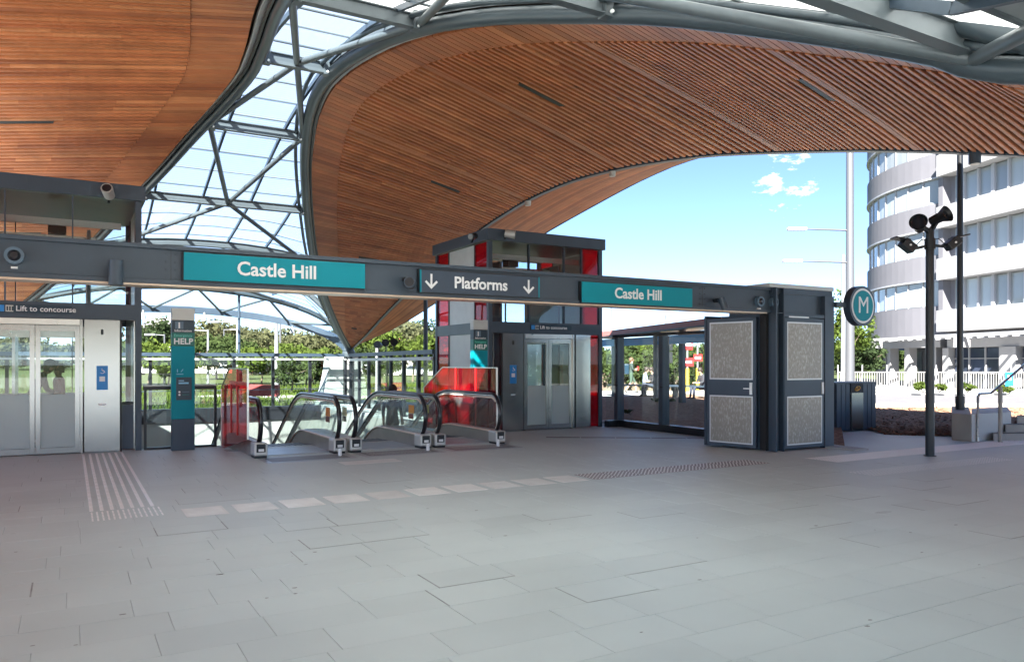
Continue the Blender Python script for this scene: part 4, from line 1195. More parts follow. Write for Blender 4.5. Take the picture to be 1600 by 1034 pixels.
# ================================================================== escalators
NEAR = 13.30; KNEE = 16.0; SL = math.tan(math.radians(30))
YEND = 27.0
def dz(y, knee=KNEE): # smooth descent
    if y < knee - .5: return 0.0
    if y < knee + .5:
        t = (y - knee + .5); return -SL * t * t / 2
    return -SL * (y - knee)
def rail_path(x, top=.985, r=.33):
    pts = []
    # newel curve: from the socket at the base round to the flat top
    cy, cz = NEAR + .36, .985 - .40
    pts.append(Vector((x, NEAR + .30, .17)))
    for a in np.linspace(-125, -270, 13):
        t = math.radians(a)
        pts.append(Vector((x, cy + .36 * math.cos(t) if True else 0, cz + .40 * math.sin(t))))
    y = cy + .25
    while y < YEND:
        pts.append(Vector((x, y, .985 + dz(y, KNEE + .2)))); y += .25
    return pts
def escalator(xl, xr, label, shared_left, shared_right, sticker):
    r = thing('escalator', ((xl + xr) / 2, NEAR, 0), label, 'escalator')
    for sgx, x in ((-1, xl), (1, xr)):
        side = -sgx                                  # direction to the inside
        path = rail_path(x)
        # hand rail: wide rounded black belt
        mb = MB()
        vs = []; n = 10; K = len(path)
        for i, p in enumerate(path):
            d = (path[min(i + 1, K - 1)] - path[max(i - 1, 0)]).normalized()
            s_ = Vector((1, 0, 0)); u_ = s_.cross(d).normalized()
            for j_ in range(n):
                t_ = 2 * PI * j_ / n
                vs.append(p + s_ * .042 * math.cos(t_) + u_ * .026 * math.sin(t_))
        fs = [(i * n + j_, i * n + (j_ + 1) % n, (i + 1) * n + (j_ + 1) % n, (i + 1) * n + j_) for i in range(K - 1) for j_ in range(n)]
        mb.add(vs, fs, 0, True); mb.build('hand_rail', M['rubber'], r, fixn=True)
        # guide trim just inside the belt
        cen = Vector((x, NEAR + .36, .58))
        tr = []
        for p in path[1:]:
            if p.y < NEAR + .37: q = p + (cen - p).normalized() * .045
            else: q = p + Vector((0, 0, -.045))
            tr.append(q)
        mb = MB(); mb.tube(tr, .021, 8); mb.build('rail_guide', M['inox_h'], r)
        mb = MB(); mb.tube([q + Vector((side * .02, 0, -.035)) for q in tr[9:]], .017, 6); mb.build('painted_gleam_strip', M['warm_gleam'], r)  # pale warm strip standing in for light reflected below the belt
        # glass balustrade
        low = [Vector((x, y, .25 + dz(y))) for y in np.arange(NEAR + .22, YEND, .3)]
        up = [Vector((x, q.y, q.z)) for q in tr if q.z > .25 + dz(max(q.y, NEAR)) ]
        # cut the panel into lengths
        edges = [NEAR + .2, NEAR + 1.35, NEAR + 2.7, NEAR + 4.2, NEAR + 6, NEAR + 8, YEND - .5]
        for a, b_ in zip(edges[:-1], edges[1:]):
            ys_ = list(np.arange(a, b_ - .005, .1)) + [b_ - .006]
            topz = []
            for y in ys_:
                if y < NEAR + .36:
                    uu = (y - NEAR - .36) / .36; topz.append(.585 + .36 * math.sqrt(max(0, 1 - uu * uu)) - .0)
                else: topz.append(.94 + dz(y, KNEE + .2))
            poly = [Vector((x - .005, y, .27 + dz(y))) for y in ys_] + [Vector((x - .005, y, z)) for y, z in zip(reversed(ys_), reversed(topz))]
            mb = MB(); m_ = len(ys_)
            vs = [];
            for y, z in zip(ys_, topz): vs += [(x - .005, y, .27 + dz(y)), (x - .005, y, z), (x + .005, y, z), (x + .005, y, .27 + dz(y))]
            fs = []
            for i in range(m_ - 1):
                for j_ in range(4): fs.append((4 * i + j_, 4 * i + (j_ + 1) % 4, 4 * i + 4 + (j_ + 1) % 4, 4 * i + 4 + j_))
            fs.append((0, 1, 2, 3)); fs.append((4 * m_ - 1, 4 * m_ - 2, 4 * m_ - 3, 4 * m_ - 4))
            mb.add(vs, fs); mb.build('glass_panel', M['glass_esc'], r, fixn=True)
        # skirt
        wd = .15 if (sgx > 0 and shared_right) or (sgx < 0 and shared_left) else .09
        outer = x + sgx * wd; inner = x + side * .055
        ys_ = list(np.arange(NEAR + .14, YEND, .25))
        vs = []; fs = []
        for y in ys_:
            h = .27 + dz(y); lo = -.002 + (dz(y) - .12 if y > 14.75 else 0)
            vs += [(inner, y, lo), (inner, y, h - .03), (x - .02 * side, y, h), (outer, y, h), (outer, y, lo if y < 15.1 else lo - .35)]
        for i in range(len(ys_) - 1):
            for j_ in range(5): fs.append((5 * i + j_, 5 * i + (j_ + 1) % 5, 5 * i + 5 + (j_ + 1) % 5, 5 * i + 5 + j_))
        fs.append((0, 1, 2, 3, 4))
        mb = MB(); mb.add(vs, fs); sk = mb.build('skirt', M['skirt'], r, fixn=True)
        mb = MB(); mb.tube([Vector((inner + side * .006, y, .245 + dz(y))) for y in ys_], .019, 6); mb.build('painted_gleam_strip', M['warm_gleam'], r)  # reflected light along the skirt, drawn as a pale warm strip
        # newel foot
        mb = MB(); mb.box(x - .115, x + .115, NEAR - .02, NEAR + .30, .035, .26); nw = mb.build('newel_foot', M['grey_cap2'], r, bevel=.03)
        mb = MB(); mb.box(x - .075, x + .075, NEAR - .035, NEAR + .0, .10, .24); mb.build('rail_inlet', M['black'], nw, bevel=.01)
        mb = MB(); mb.box(x - .045, x + .045, NEAR - .039, NEAR - .0352, .115, .16); mb.build('inlet_label', M['white'], nw)
        mb = MB(); mb.box(x - .10, x + .10, NEAR + .0, NEAR + .28, -.0, .033); mb.build('foot_plinth', M['black'], nw)
        if sticker and sgx in sticker:
            yy = NEAR + .55
            mb = MB(); mb.box(x - side * -.006, x + side * .009, yy, yy + .27, .62, .78); mb.build('safety_sticker', M['orange'] if sticker[sgx] == 'o' else M['yellow'], r)
            mb = MB(); mb.box(x - side * -.006, x + side * .009, yy + .02, yy + .27, .51, .615); mb.build('safety_sticker', M['brown'], r)
    # floor plate and comb
    mb = MB(); mb.box(xl + .06, xr - .06, NEAR + .3, 14.7, .0, .012); mb.build('floor_plate', M['plate'], r)
    mb = MB(); mb.box(xl + .06, xr - .06, 14.705, 14.86, .0, .016); mb.build('comb', M['yellow_dim'], r)
    # steps
    y = 14.87; k = 0
    while y < YEND - .4 and k < 30:
        z = dz(y + .2, KNEE - .2); 
        q = MB(); q.box(xl + .07, xr - .07, y, y + .395, z - .20, z - .004, 0)
        for g_ in range(12):
            xg = xl + .10 + (xr - xl - .2) * g_ / 11.0; q.box(xg - .012, xg + .012, y + .005, y + .39, z - .0035, z + .006, 0)
        q.build('step', M['step'], r); y += .4; k += 1
    return r
M['skirt'] = pm('bronze_steel_skirt', (0.40, 0.35, 0.32), 0.34, 0.6, var=.1, vscale=3)
M['warm_gleam'] = pm('painted_warm_gleam', (0.90, 0.74, 0.58), 0.4, 0.1)  # warm reflected light put into a plain colour
M['grey_cap2'] = pm('pale_newel_cover', (0.62, 0.61, 0.58), .38, .35, var=.04)
M['plate'] = pm('landing_plate', (0.42, 0.44, 0.46), .38, .6, var=.1, vscale=3)
M['yellow_dim'] = pm('comb_plate', (0.5, 0.5, 0.46), .4, .5)
M['step'] = pm('escalator_step', (0.16, 0.165, 0.17), .45, .6)
escalator(2.78, 4.13, 'left escalator, its outer newel closest to the left red glass', False, True, {1: 'o'})
escalator(4.43, 5.78, 'middle escalator of the three going down', True, True, {-1: 'y', 1: 'o'})
escalator(6.08, 7.38, 'right escalator beside the deep red glass screen', True, False, {-1: 'y', 1: 'y'} if False else {-1: 'y'})
# metal threshold plates on the plaza
tp = thing('threshold_plate', (4.2, 13.0, 0), 'pale metal threshold plates on the floor in front of the escalators', 'floor plate')
for (xa, xb) in ((2.72, 4.22), (4.36, 5.86), (6.0, 7.46)):
    mb = MB(); mb.box(xa, xb, 12.55, 13.27, .0008, .0045); mb.build('plate', M['plate'], tp, bevel=.0)
    mb = MB(); mb.box(xa + .1, xb - .1, 12.66, 13.18, .0052, .0085); mb.build('inner_plate', M['band'], tp)
for x, w_ in ((4.02, 'left'), (5.66, 'middle'), (7.12, 'right')):
    mb = MB(); mb.lathe([(.032, 0.0), (.032, .11), (.026, .13), (.008, .138)], (x, 12.92, .0), 14)
    tag(mb.build('stub_bollard', M['white']), 'small pale sensor stub on the floor before the %s escalator' % w_, 'bollard', 'sensor stubs')

# ================================================================== glazed walls
def glazed_wall(p0, p1, n, label, z0=0.0, zr=1.92, dado=None, extra=()):
    p0 = Vector(p0); p1 = Vector(p1); r = thing('glazed_wall', (p0 + p1) / 2, label, 'glass wall')
    for k in range(n + 1):
        p = p0.lerp(p1, k / n); mb = MB(); mb.bar((p.x, p.y, z0), (p.x, p.y, zr - .081), .10, .11, up=Vector((0, 1, 0))); mb.build('post', M['black'], r)
    for k in range(n):
        a = p0.lerp(p1, (k + .05) / n); b_ = p0.lerp(p1, (k + .95) / n)
        mb = MB(); d = (b_ - a).normalized(); zc = (z0 + zr) / 2 - .05
        mb.bar((a.x, a.y, zc), (b_.x, b_.y, zc), .012, zr - z0 - .18); mb.build('pane', M['glass'], r)
    mb = MB(); mb.bar((p0.x, p0.y, zr - .02), (p1.x, p1.y, zr - .02), .16, .12); mb.build('top_rail', M['steel'], r)
    return r
gw = glazed_wall((-4.5, 29.2, 0), (9.3, 29.2, 0), 10, 'long far glazed wall with black posts closing the escalator void')
mb = MB(); mb.bar((-4.5, 29.1, 1.74), (9.3, 29.1, 1.74), .05, .07); mb.build('pale_rail', M['grey_cap'], gw)
mb = MB(); mb.bar((-4.5, 29.15, .62), (9.3, 29.15, .62), .02, .025); mb.build('mid_wire', M['steel'], gw)
gw = glazed_wall((9.42, 28.9, 0), (8.42, 18.75, 0), 7, 'oblique glazed wall with dark posts between the canopy landing and the right lift')
mb = MB(); mb.bar((9.34, 28.9, 1.72), (8.34, 18.75, 1.72), .05, .09); mb.build('pale_rail', M['pale'], gw)
mb = MB(); mb.bar((CX + 1.0, 29.2, 1.93), (CX + 1.0, 29.6, 3.6), .07, .07); 
mb = MB(); mb.cyl((5.35, 29.3, 1.94), (5.35, 29.3, 4.2), .05, n=8); tag(mb.build('slender_post', M['steel']), 'slender dark post rising from the far glazed wall to the glass arch', 'post')
mb = MB(); mb.cyl(P(665, 470, 29).to_tuple()[:2] + (0,), P(665, 470, 29).to_tuple()[:2] + (5.0,), .085, n=10); tag(mb.build('slender_post', M['steel']), 'dark pole standing outside just left of the right lift', 'post')

# ---- glass screen between the right lift and the cabinet
sc_ = thing('glass_screen', (12.0, 13.5, 0), 'full height dark framed glass screen between the right lift and the cabinet', 'glass screen')
XS = 12.02
for y in (15.55, 13.85, 12.35, 11.1):
    mb = MB(); mb.box(XS - .05, XS + .16, y - .07, y + .07, 0, 2.24); mb.build('post', M['steel'], sc_)
    mb = MB(); mb.box(XS - .09, XS - .052, y - .09, y - .02, 1.02, 1.06); mb.build('stop', M['black'], sc_)
for (a, b_) in ((15.47, 13.93), (13.77, 12.43), (12.27, 11.18)):
    mb = MB(); mb.box(XS + .02, XS + .032, b_, a, .18, 2.2); mb.build('pane', M['glass'], sc_)
mb = MB(); mb.box(XS - .06, XS + .16, 11.0, 15.68, 0.0, .16); mb.build('plinth', M['black'], sc_)
mb = MB(); mb.box(11.65, XS - .05, 15.45, 15.6, 0, .16); mb.build('plinth_return', M['black'], sc_)
mb = MB(); mb.box(11.65, XS - .055, 15.52, 15.532, .165, 2.2); mb.build('pane', M['glass'], sc_)
mb = MB(); mb.box(XS - .07, XS + .17, 11.0, 15.66, 2.245, 2.31); mb.build('top_rail', M['black'], sc_)
# ================================================================== apartment building on the right
M['tower'] = pm('grey_render', (0.125, 0.125, 0.14), .8, var=.05, vscale=.6)
M['balc'] = pm('white_render', (0.29, 0.29, 0.295), .8, var=.03, vscale=.5)
M['win'] = pm('blind_backed_window', (0.27, 0.30, 0.305), .10, objvar=.22, spec=.8)
M['win_dim'] = pm('grey_window', (0.20, 0.23, 0.25), .08, objvar=.3, spec=.8)
M['frame_grey'] = pm('window_frame_grey', (0.30, 0.31, 0.33), .5)
bld = thing('apartment_building', CL(30, 47), 'grey and white apartment building with a rounded corner, across the road on the right', 'building')
ROWS = [3.60, 6.85, 10.12, 13.40, 16.65]
CL0, CT0, RR = 37.4, 54.0, 11.3
def arcp(a, r, z): return CL(CL0 + r * math.cos(math.radians(a)), CT0 + r * math.sin(math.radians(a)), z)
def ring(a0, a1, ri, ro, z0, z1, n=30):
    mb = MB(); vs = []
    for i in range(n + 1):
        a = a0 + (a1 - a0) * i / n
        vs += [arcp(a, ri, z0), arcp(a, ro, z0), arcp(a, ro, z1), arcp(a, ri, z1)]
    fs = [(4 * i + j, 4 * i + (j + 1) % 4, 4 * i + 4 + (j + 1) % 4, 4 * i + 4 + j) for i in range(n) for j in range(4)]
    fs += [(0, 1, 2, 3), (4 * n + 3, 4 * n + 2, 4 * n + 1, 4 * n)]
    mb.add(vs, fs); return mb
A0, A1 = 110, 213
zprev = 3.3
for k, zt in enumerate(ROWS):
    pass
levels = [6.85, 10.12, 13.40, 16.65]
z = 3.25
for zt in levels:
    ring(A0, A1, 10.6, RR, z, zt - 1.62).build('spandrel', M['tower'], bld, fixn=True)
    ring(A0, A1, 10.55, RR - .24, zt - 1.62, zt).build('window_backing', M['frame_grey'], bld, fixn=True)
    ring(A0, A1, RR - .22, RR + .05, zt + .002, zt + .10).build('lintel', M['frame_grey'], bld, fixn=True)
    ring(205.8, A1, RR - .23, RR - .0, zt - 1.618, zt).build('end_pier', M['tower'], bld, fixn=True)
    a = 206.0
    stp = 6.55
    while a - stp > 128:
        r_ = ring(a - stp + .25, a - .25, RR - .238, RR - .20, zt - 1.57, zt - .05, 2)
        r_.build('window', M['win'], bld, fixn=True)
        ring(a - stp - .13, a - stp + .13, RR - .238, RR - .13, zt - 1.619, zt - .001, 1).build('mullion', M['frame_grey'], bld, fixn=True)
        a -= stp
    z = zt + .101
ring(A0, A1, 10.6, RR, z, z + 3).build('spandrel', M['tower'], bld, fixn=True)
# white balcony wing
Pa, Pb = (26.75, 48.2), (30.2, 29.5)
def wing(f, off, zz): # off = away from the face (right)
    lat = Pa[0] + (Pb[0] - Pa[0]) * f; t = Pa[1] + (Pb[1] - Pa[1]) * f
    return CL(lat + off, t + off * .18, zz)
def wbox(f0, f1, o0, o1, z0, z1, nm, mt, par=None):
    mb = MB(); mb.hexa([wing(f0, o0, z0), wing(f0, o1, z0), wing(f1, o1, z0), wing(f1, o0, z0), wing(f0, o0, z1), wing(f0, o1, z1), wing(f1, o1, z1), wing(f1, o0, z1)])
    return mb.build(nm, mt, par or bld, fixn=True)
wbox(0, 1, 1.2, 9, 3.3, 23, 'core_wall', M['tower'])
for zb in (3.56, 6.80, 10.05, 13.3, 16.55):
    wbox(-.01, 1, 0, 1.19, zb, zb + 1.33, 'balcony', M['balc'])
    wbox(0, 1, .75, 1.18, zb + 1.332, zb + 1.36, 'sill', M['frame_grey'])
    n = 17
    for k in range(n):
        f0, f1 = k / n, (k + 1) / n
        wbox(f0 + .004, f1 - .004, .95, 1.0, zb + 1.40, zb + 3.2, 'window', M['win'] if random.random() < .75 else M['win_dim'])
        wd = .0065 if k % 3 == 2 else .0035
        wbox(f1 - wd, f1 + wd, .80, 1.05, zb + 1.362, zb + 3.235, 'mullion', M['frame_grey'])
    wbox(-.02, .0, .3, 1.2, zb + 1.332, zb + 3.23, 'pier', M['tower'])
# ground floor
wbox(-.02, 1, .9, 1.2, 2.55, 3.29, 'ground_lintel', M['balc'])
wbox(-.02, 1, 1.6, 8, -.1, 3.2, 'shop_back_wall', M['tower'])
M['shop_glass'] = pm('shop_glass', (0.035, 0.045, 0.07), .06, spec=.8, objvar=.5, var=.4, vscale=.7)
bays = [(.00, .20), (.27, .52), (.60, .95)]
for (f0, f1) in bays:
    nn = max(3, int((f1 - f0) * 19 / 1.15))
    for k in range(nn):
        a, b_ = f0 + (f1 - f0) * k / nn, f0 + (f1 - f0) * (k + 1) / nn
        for (za, zb_) in ((.05, .95), (1.0, 1.85), (1.9, 2.5)):
            wbox(a + .002, b_ - .002, 1.12, 1.16, za, zb_, 'shop_pane', M['shop_glass'])
        wbox(b_ - .0018, b_ + .0018, 1.03, 1.2, .0, 2.54, 'shop_mullion', M['balc'])
    for zz_ in (.975, 1.875): wbox(f0, f1, 1.04, 1.11, zz_ - .022, zz_ + .022, 'shop_transom', M['balc'])
for (f0, f1) in ((.20, .27), (.52, .60), (.95, 1.0), (-.035, .0)):
    wbox(f0 + .004, f1 - .004, .75, 1.35, 0, 2.54, 'column', M['balc'])
# rounded ground floor
ring(A0, 205, 9.8, 10.9, 2.62, 3.24).build('ground_lintel', M['balc'], bld, fixn=True)
ring(A0, 212, 8.0, 8.2, -.1, 3.24).build('recess_wall', M['tower'], bld, fixn=True)
for a in (140, 152, 164, 176, 188, 200):
    ring(a, a + 2.6, 10.1, 10.7, 0, 2.62, 3).build('column', M['balc'], bld, fixn=True)
for k_, a in enumerate((144, 156, 168, 180, 192)):
    ring(a + .5, a + 7, 8.22, 8.28, .05, 2.4, 4).build('shop_pane', M['shop_glass'] if k_ % 2 else M['win_dim'], bld, fixn=True)
# street awning with brackets
for k in range(26):
    f = -.02 + k * .042
    p0 = wing(f, .7, 3.33); p1 = wing(f, -2.1, 3.05)
    mb = MB(); mb.bar(p0, p1, .12, .16); mb.build('awning_arm', M['frame_grey'], bld)
mb = MB(); mb.bar(wing(-.03, -2.1, 3.15), wing(1, -2.1, 3.15), .25, .16); mb.build('awning_beam', M['balc'], bld)
mb = MB(); mb.bar(wing(-.03, -1.0, 3.27), wing(1, -1.0, 3.27), .12, .10); mb.build('awning_beam', M['frame_grey'], bld)
for f in (.22, .55, .85):
    p = wing(f, -1.9, 2.78); mb = MB(); mb.bar(p - Vector((0, 0, .28)), p + Vector((0, 0, .3)), .6, .6, up=Vector((0, 1, 0))); mb.build('hanging_box', M['balc'], bld)
for a in range(120, 212, 5):
    mb = MB(); mb.bar(arcp(a, RR - .3, 3.3), arcp(a, RR + 2.0, 3.05), .12, .16); mb.build('awning_arm', M['frame_grey'], bld)
ring(118, 212, RR + 1.9, RR + 2.1, 3.06, 3.24).build('awning_beam', M['balc'], bld, fixn=True)
for a in (165, 190):
    p = arcp(a, RR + 1.8, 2.85); mb = MB(); mb.bar(p - Vector((0, 0, .25)), p + Vector((0, 0, .25)), .55, .55, up=Vector((0, 1, 0))); mb.build('hanging_box', M['balc'], bld)

# ---- picket fence in front of the building
M['picket'] = pm('white_railing', (0.20, 0.20, 0.195), .5)
fen = thing('railing', CL(24, 40.5), 'white picket railing along the footpath in front of the apartment building', 'fence')
def fl(u): return CL(17.3 + 12.5 * u, 40.8 - 1.0 * u, 0)
for (za) in (.22, 1.12):
    mb = MB(); mb.bar(fl(0) + Vector((0, 0, za)), fl(1) + Vector((0, 0, za)), .05, .05); mb.build('rail', M['picket'], fen)
for k in range(101):
    p = fl(k / 100); tall = k % 10 == 0
    mb = MB(); mb.bar(p + Vector((0, 0, .05)), p + Vector((0, 0, 1.5 if tall else 1.09)), .035 if not tall else .05, .035, up=Vector((0, 1, 0))); mb.build('post' if tall else 'picket', M['frame_grey'] if tall else M['picket'], fen)
# ================================================================== vegetation
def leaf_mat(name, c):
    m = bpy.data.materials.new(name); m.use_nodes = True
    n = m.node_tree; n.nodes.clear()
    out = n.nodes.new('ShaderNodeOutputMaterial'); d = n.nodes.new('ShaderNodeBsdfDiffuse'); t = n.nodes.new('ShaderNodeBsdfTranslucent'); mi = n.nodes.new('ShaderNodeMixShader'); mi.inputs[0].default_value = .35
    geo = n.nodes.new('ShaderNodeNewGeometry'); nz_ = n.nodes.new('ShaderNodeTexNoise'); nz_.inputs['Scale'].default_value = 1.1; nz_.inputs['Detail'].default_value = 5
    n.links.new(geo.outputs['Position'], nz_.inputs['Vector'])
    r = n.nodes.new('ShaderNodeValToRGB'); r.color_ramp.elements[0].position = .3; r.color_ramp.elements[1].position = .7
    r.color_ramp.elements[0].color = (c[0] * .62, c[1] * .66, c[2] * .7, 1); r.color_ramp.elements[1].color = (c[0] * 1.4, c[1] * 1.3, c[2] * 1.2, 1)
    n.links.new(nz_.outputs['Fac'], r.inputs[0]); n.links.new(r.outputs[0], d.inputs[0]); n.links.new(r.outputs[0], t.inputs[0])
    n.links.new(d.outputs[0], mi.inputs[1]); n.links.new(t.outputs[0], mi.inputs[2]); n.links.new(mi.outputs[0], out.inputs[0])
    return m
LM = {'bright': leaf_mat('bright_leaves', (0.070, 0.105, 0.024)), 'mid': leaf_mat('mid_green_leaves', (0.046, 0.070, 0.026)), 'dark': leaf_mat('dark_leaves', (0.035, 0.055, 0.026)), 'olive': leaf_mat('olive_leaves', (0.085, 0.095, 0.05)), 'grey': leaf_mat('grey_green_leaves', (0.11, 0.13, 0.085))}
M['bark'] = pm('bark', (0.13, 0.10, 0.075), .9, var=.25, vscale=8, bump=.4, bscale=20)
def leaves(cen, rad, n, size, squash=.8):
    """n leaf quads gathered in clumps through a crown"""
    cen = np.array(cen); rad = np.array(rad)
    K = max(6, n // 90)
    d = rng.normal(size=(K, 3)); d /= np.linalg.norm(d, axis=1)[:, None]
    cc = d * (rng.random((K, 1)) ** .45) * .82
    cr_ = rng.uniform(.20, .42, K)
    idx = rng.integers(0, K, n)
    e = rng.normal(size=(n, 3)); e /= np.linalg.norm(e, axis=1)[:, None]
    p = cc[idx] + e * (rng.random((n, 1)) ** .5) * cr_[idx][:, None]
    p = cen + p * rad
    a = rng.normal(size=(n, 3)); a /= np.linalg.norm(a, axis=1)[:, None]
    b = np.cross(a, rng.normal(size=(n, 3))); b /= np.linalg.norm(b, axis=1)[:, None]
    s = size * rng.uniform(.6, 1.3, (n, 1))
    v = np.stack([p - a * s, p + b * s * .55, p + a * s, p - b * s * .55], axis=1).reshape(-1, 3)
    return v
def leaf_object(name, v, mat, parent):
    me = bpy.data.meshes.new(name); n = len(v) // 4
    me.vertices.add(len(v)); me.loops.add(len(v)); me.polygons.add(n)
    off = wl(parent) if parent else Vector((0, 0, 0))
    me.vertices.foreach_set('co', (v - np.array(off)).ravel())
    me.loops.foreach_set('vertex_index', np.arange(len(v)))
    me.polygons.foreach_set('loop_start', np.arange(0, len(v), 4)); me.polygons.foreach_set('loop_total', np.full(n, 4))
    me.update(); me.materials.append(mat)
    o = bpy.data.objects.new(name, me); COL.objects.link(o); o.parent = parent
    return o
def tree(px, top, t, wd, kind, label, group=None, n=3500, base=0.0, trunk=.3, size=None, cat='tree'):
    """tree whose crown top is seen at pixel (px, top) at depth t with crown width wd metres"""
    c = P(px, 567, t); H = EYE + (567 - top) / 1201 * t - base
    root = thing('tree', (c.x, c.y, base), label, cat, group)
    th = H * trunk
    mb = MB(); pts = [Vector((c.x, c.y, base - .1)), Vector((c.x + .1, c.y, base + th)), Vector((c.x + .05, c.y + .05, base + H * .62))]
    r0 = max(.06, H * .022)
    mb.tube(pts, [r0, r0 * .75, r0 * .3], 8); tk = mb.build('trunk', M['bark'], root)
    mb = MB()
    for k in range(5):
        a = 2 * PI * k / 5 + random.random(); z0 = base + th * random.uniform(.85, 1.5)
        q = Vector((c.x + math.cos(a) * wd * .33, c.y + math.sin(a) * wd * .33, z0 + H * .28))
        mb.tube([Vector((c.x + .06, c.y, z0)), (Vector((c.x, c.y, z0)) + q) / 2 + Vector((0, 0, .1)), q], [r0 * .45, r0 * .3, r0 * .12], 6)
    mb.build('limbs', M['bark'], tk)
    size = size or max(.05, t * .0028)
    zc = base + th * .8 + (H - th * .8) / 2
    v = leaves((c.x, c.y, zc), (wd / 2, wd / 2, (H - th * .8) / 2 * 1.02), n, size)
    leaf_object('crown', v, LM[kind], root)
    return root
def words(i): return ['leftmost', 'second', 'third', 'fourth', 'fifth', 'sixth', 'seventh', 'eighth', 'ninth', 'tenth', 'eleventh', 'twelfth', 'thirteenth', 'fourteenth', 'fifteenth'][i]
TR = [  # px, top px, depth, crown width, kind, label
 (232, 520, 60, 7, 'bright', 'bright green tree just right of the left lift, seen through the far glass'),
 (250, 498, 120, 7, 'dark', 'dark conifer-like tree on the skyline left of the help point'),
 (262, 545, 48, 4, 'bright', 'small bright tree low behind the far rail left of the help point'),
 (318, 496, 130, 20, 'olive', 'olive tree immediately right of the help point on the skyline'),
 (338, 520, 80, 9, 'mid', 'mid green tree between the help point and the first light pole'),
 (362, 532, 62, 6, 'mid', 'dense round tree below the red tiled roof'),
 (392, 512, 110, 14, 'olive', 'pale olive gum tree left of the slender dark post'),
 (408, 540, 55, 5, 'bright', 'bright young tree under the gum trees, centre of the far glazing'),
 (430, 508, 130, 16, 'grey', 'grey green gum tree crown touching the canopy arch'),
 (450, 535, 60, 6, 'bright', 'bright bushy tree right of the tall white pole'),
 (478, 536, 58, 6, 'bright', 'second bright bushy tree, left of the canopy plinth'),
 (500, 520, 110, 14, 'olive', 'olive tree rising behind the bright bushy trees'),
 (518, 544, 75, 6, 'mid', 'low mid green tree next to the canopy landing'),
 (455, 560, 43, 2.6, 'mid', 'slim young tree on the lawn behind the left escalator'),
 (500, 556, 46, 2.4, 'mid', 'slim young tree on the lawn left of the white plinth'),
 (596, 508, 62, 6, 'bright', 'yellow green tree under the timber ceiling tip'),
 (618, 498, 110, 10, 'grey', 'blue green tree on the skyline right of the ceiling tip'),
 (645, 505, 70, 6, 'olive', 'upright olive tree left of the dark outside pole'),
 (662, 500, 120, 8, 'dark', 'dark tree just left of the right lift'),
 (588, 540, 48, 4, 'mid', 'small tree behind the oblique glazed wall'),
 (676, 520, 50, 3.4, 'bright', 'bright tree against the red glass of the right lift'),
 (968, 538, 62, 6, 'mid', 'green tree behind the walking person'),
 (1000, 534, 66, 7, 'bright', 'bright tree behind the first pane of the glass screen'),
 (1035, 540, 60, 6, 'mid', 'tree behind the traffic signal pole'),
 (1066, 538, 62, 6, 'bright', 'bright tree behind the bus shelter posts'),
 (1098, 536, 64, 7, 'mid', 'tree behind the seated figure beside the cabinet'),
 (1322, 452, 48, 3.4, 'bright', 'bright tree squeezed between the cabinet and the round building'),
 (1345, 520, 52, 4.2, 'dark', 'dark tree at the foot of the round building'),
 (1330, 540, 60, 6, 'mid', 'mid green tree behind the silver pole'),
]
for (px, tp, t, wd, kd, lb) in TR:
    tree(px, tp, t, wd, kd, lb, 'trees beyond the station', n=int(2200 + wd * 160), trunk=.3 if wd < 9 else .35)
# far ridge of wood
hv = []
def ridge(px0, px1, t, h0, h1, n, kind, size):
    vs = []
    for k in range(n):
        px = random.uniform(px0, px1); tt = t * random.uniform(.9, 1.25)
        c = P(px, 567, tt); hh = (h0 + (h1 - h0) * random.random() ** .7) * tt / t
        hh *= .75 + .25 * math.sin(px * .05) + .12 * math.sin(px * .17)
        vs.append(leaves((c.x, c.y, hh * .55), (hh * .55, hh * .55, hh * .5), 260, size))
    return np.concatenate(vs)
o = leaf_object('distant_wood', ridge(-250, 690, 190, 6.5, 10.5, 300, 'dark', .75), LM['olive'], None); setting(o, 'stuff')
o = leaf_object('distant_wood', ridge(900, 1420, 120, 3.5, 6.0, 150, 'dark', .5), LM['mid'], None); setting(o, 'stuff')
# low hedge along the bus stop
hd = thing('hedge', CL(9, 46), 'long clipped hedge behind the bus stop path', 'hedge')
vv = []
for k in range(60):
    c = CL(3.0 + k * .24, 44.5, 1.0); vv.append(leaves((c.x, c.y, c.z), (.6, .6, 1.05), 150, .12))
leaf_object('foliage', np.concatenate(vv), LM['mid'], hd)
mb = MB(); mb.bar(CL(3.0, 44.7, .5), CL(17.4, 44.7, .5), .3, 1.0); mb.build('stems', M['bark'], hd)
def shrub(c, r, h, kind, label, group, n=500, size=.04):
    root = thing('shrub', c, label, 'shrub', group)
    leaf_object('foliage', leaves((c[0], c[1], c[2] + h / 2), (r, r, h / 2), n, size), LM[kind], root)
    mb = MB()
    for k in range(4):
        a = k * 1.6; mb.cyl((c[0], c[1], c[2] - .03), (c[0] + math.cos(a) * r * .5, c[1] + math.sin(a) * r * .5, c[2] + h * .6), .012, .005, n=5)
    mb.build('stems', M['bark'], root)
p = G(1038, 630, .16); shrub(p, .5, .30, 'mid', 'low green shrub on the mulch behind the second glass pane', 'shrubs on the mulch')
p = G(985, 646, .14); shrub(p, .28, .16, 'mid', 'tiny green tuft on the mulch behind the first glass pane', 'shrubs on the mulch')
for i, px in enumerate((1442, 1468, 1512, 1568)):
    p = P(px, 567, 38.9); shrub(Vector((p.x, p.y, .13)), .5, .5, 'bright', ['small green bush at the railing left of the black pole', 'small green bush at the railing just right of the black pole', 'small green bush at the railing beyond the planter pole', 'small green bush at the railing above the steps'][i], 'bushes along the railing', n=350, size=.09)
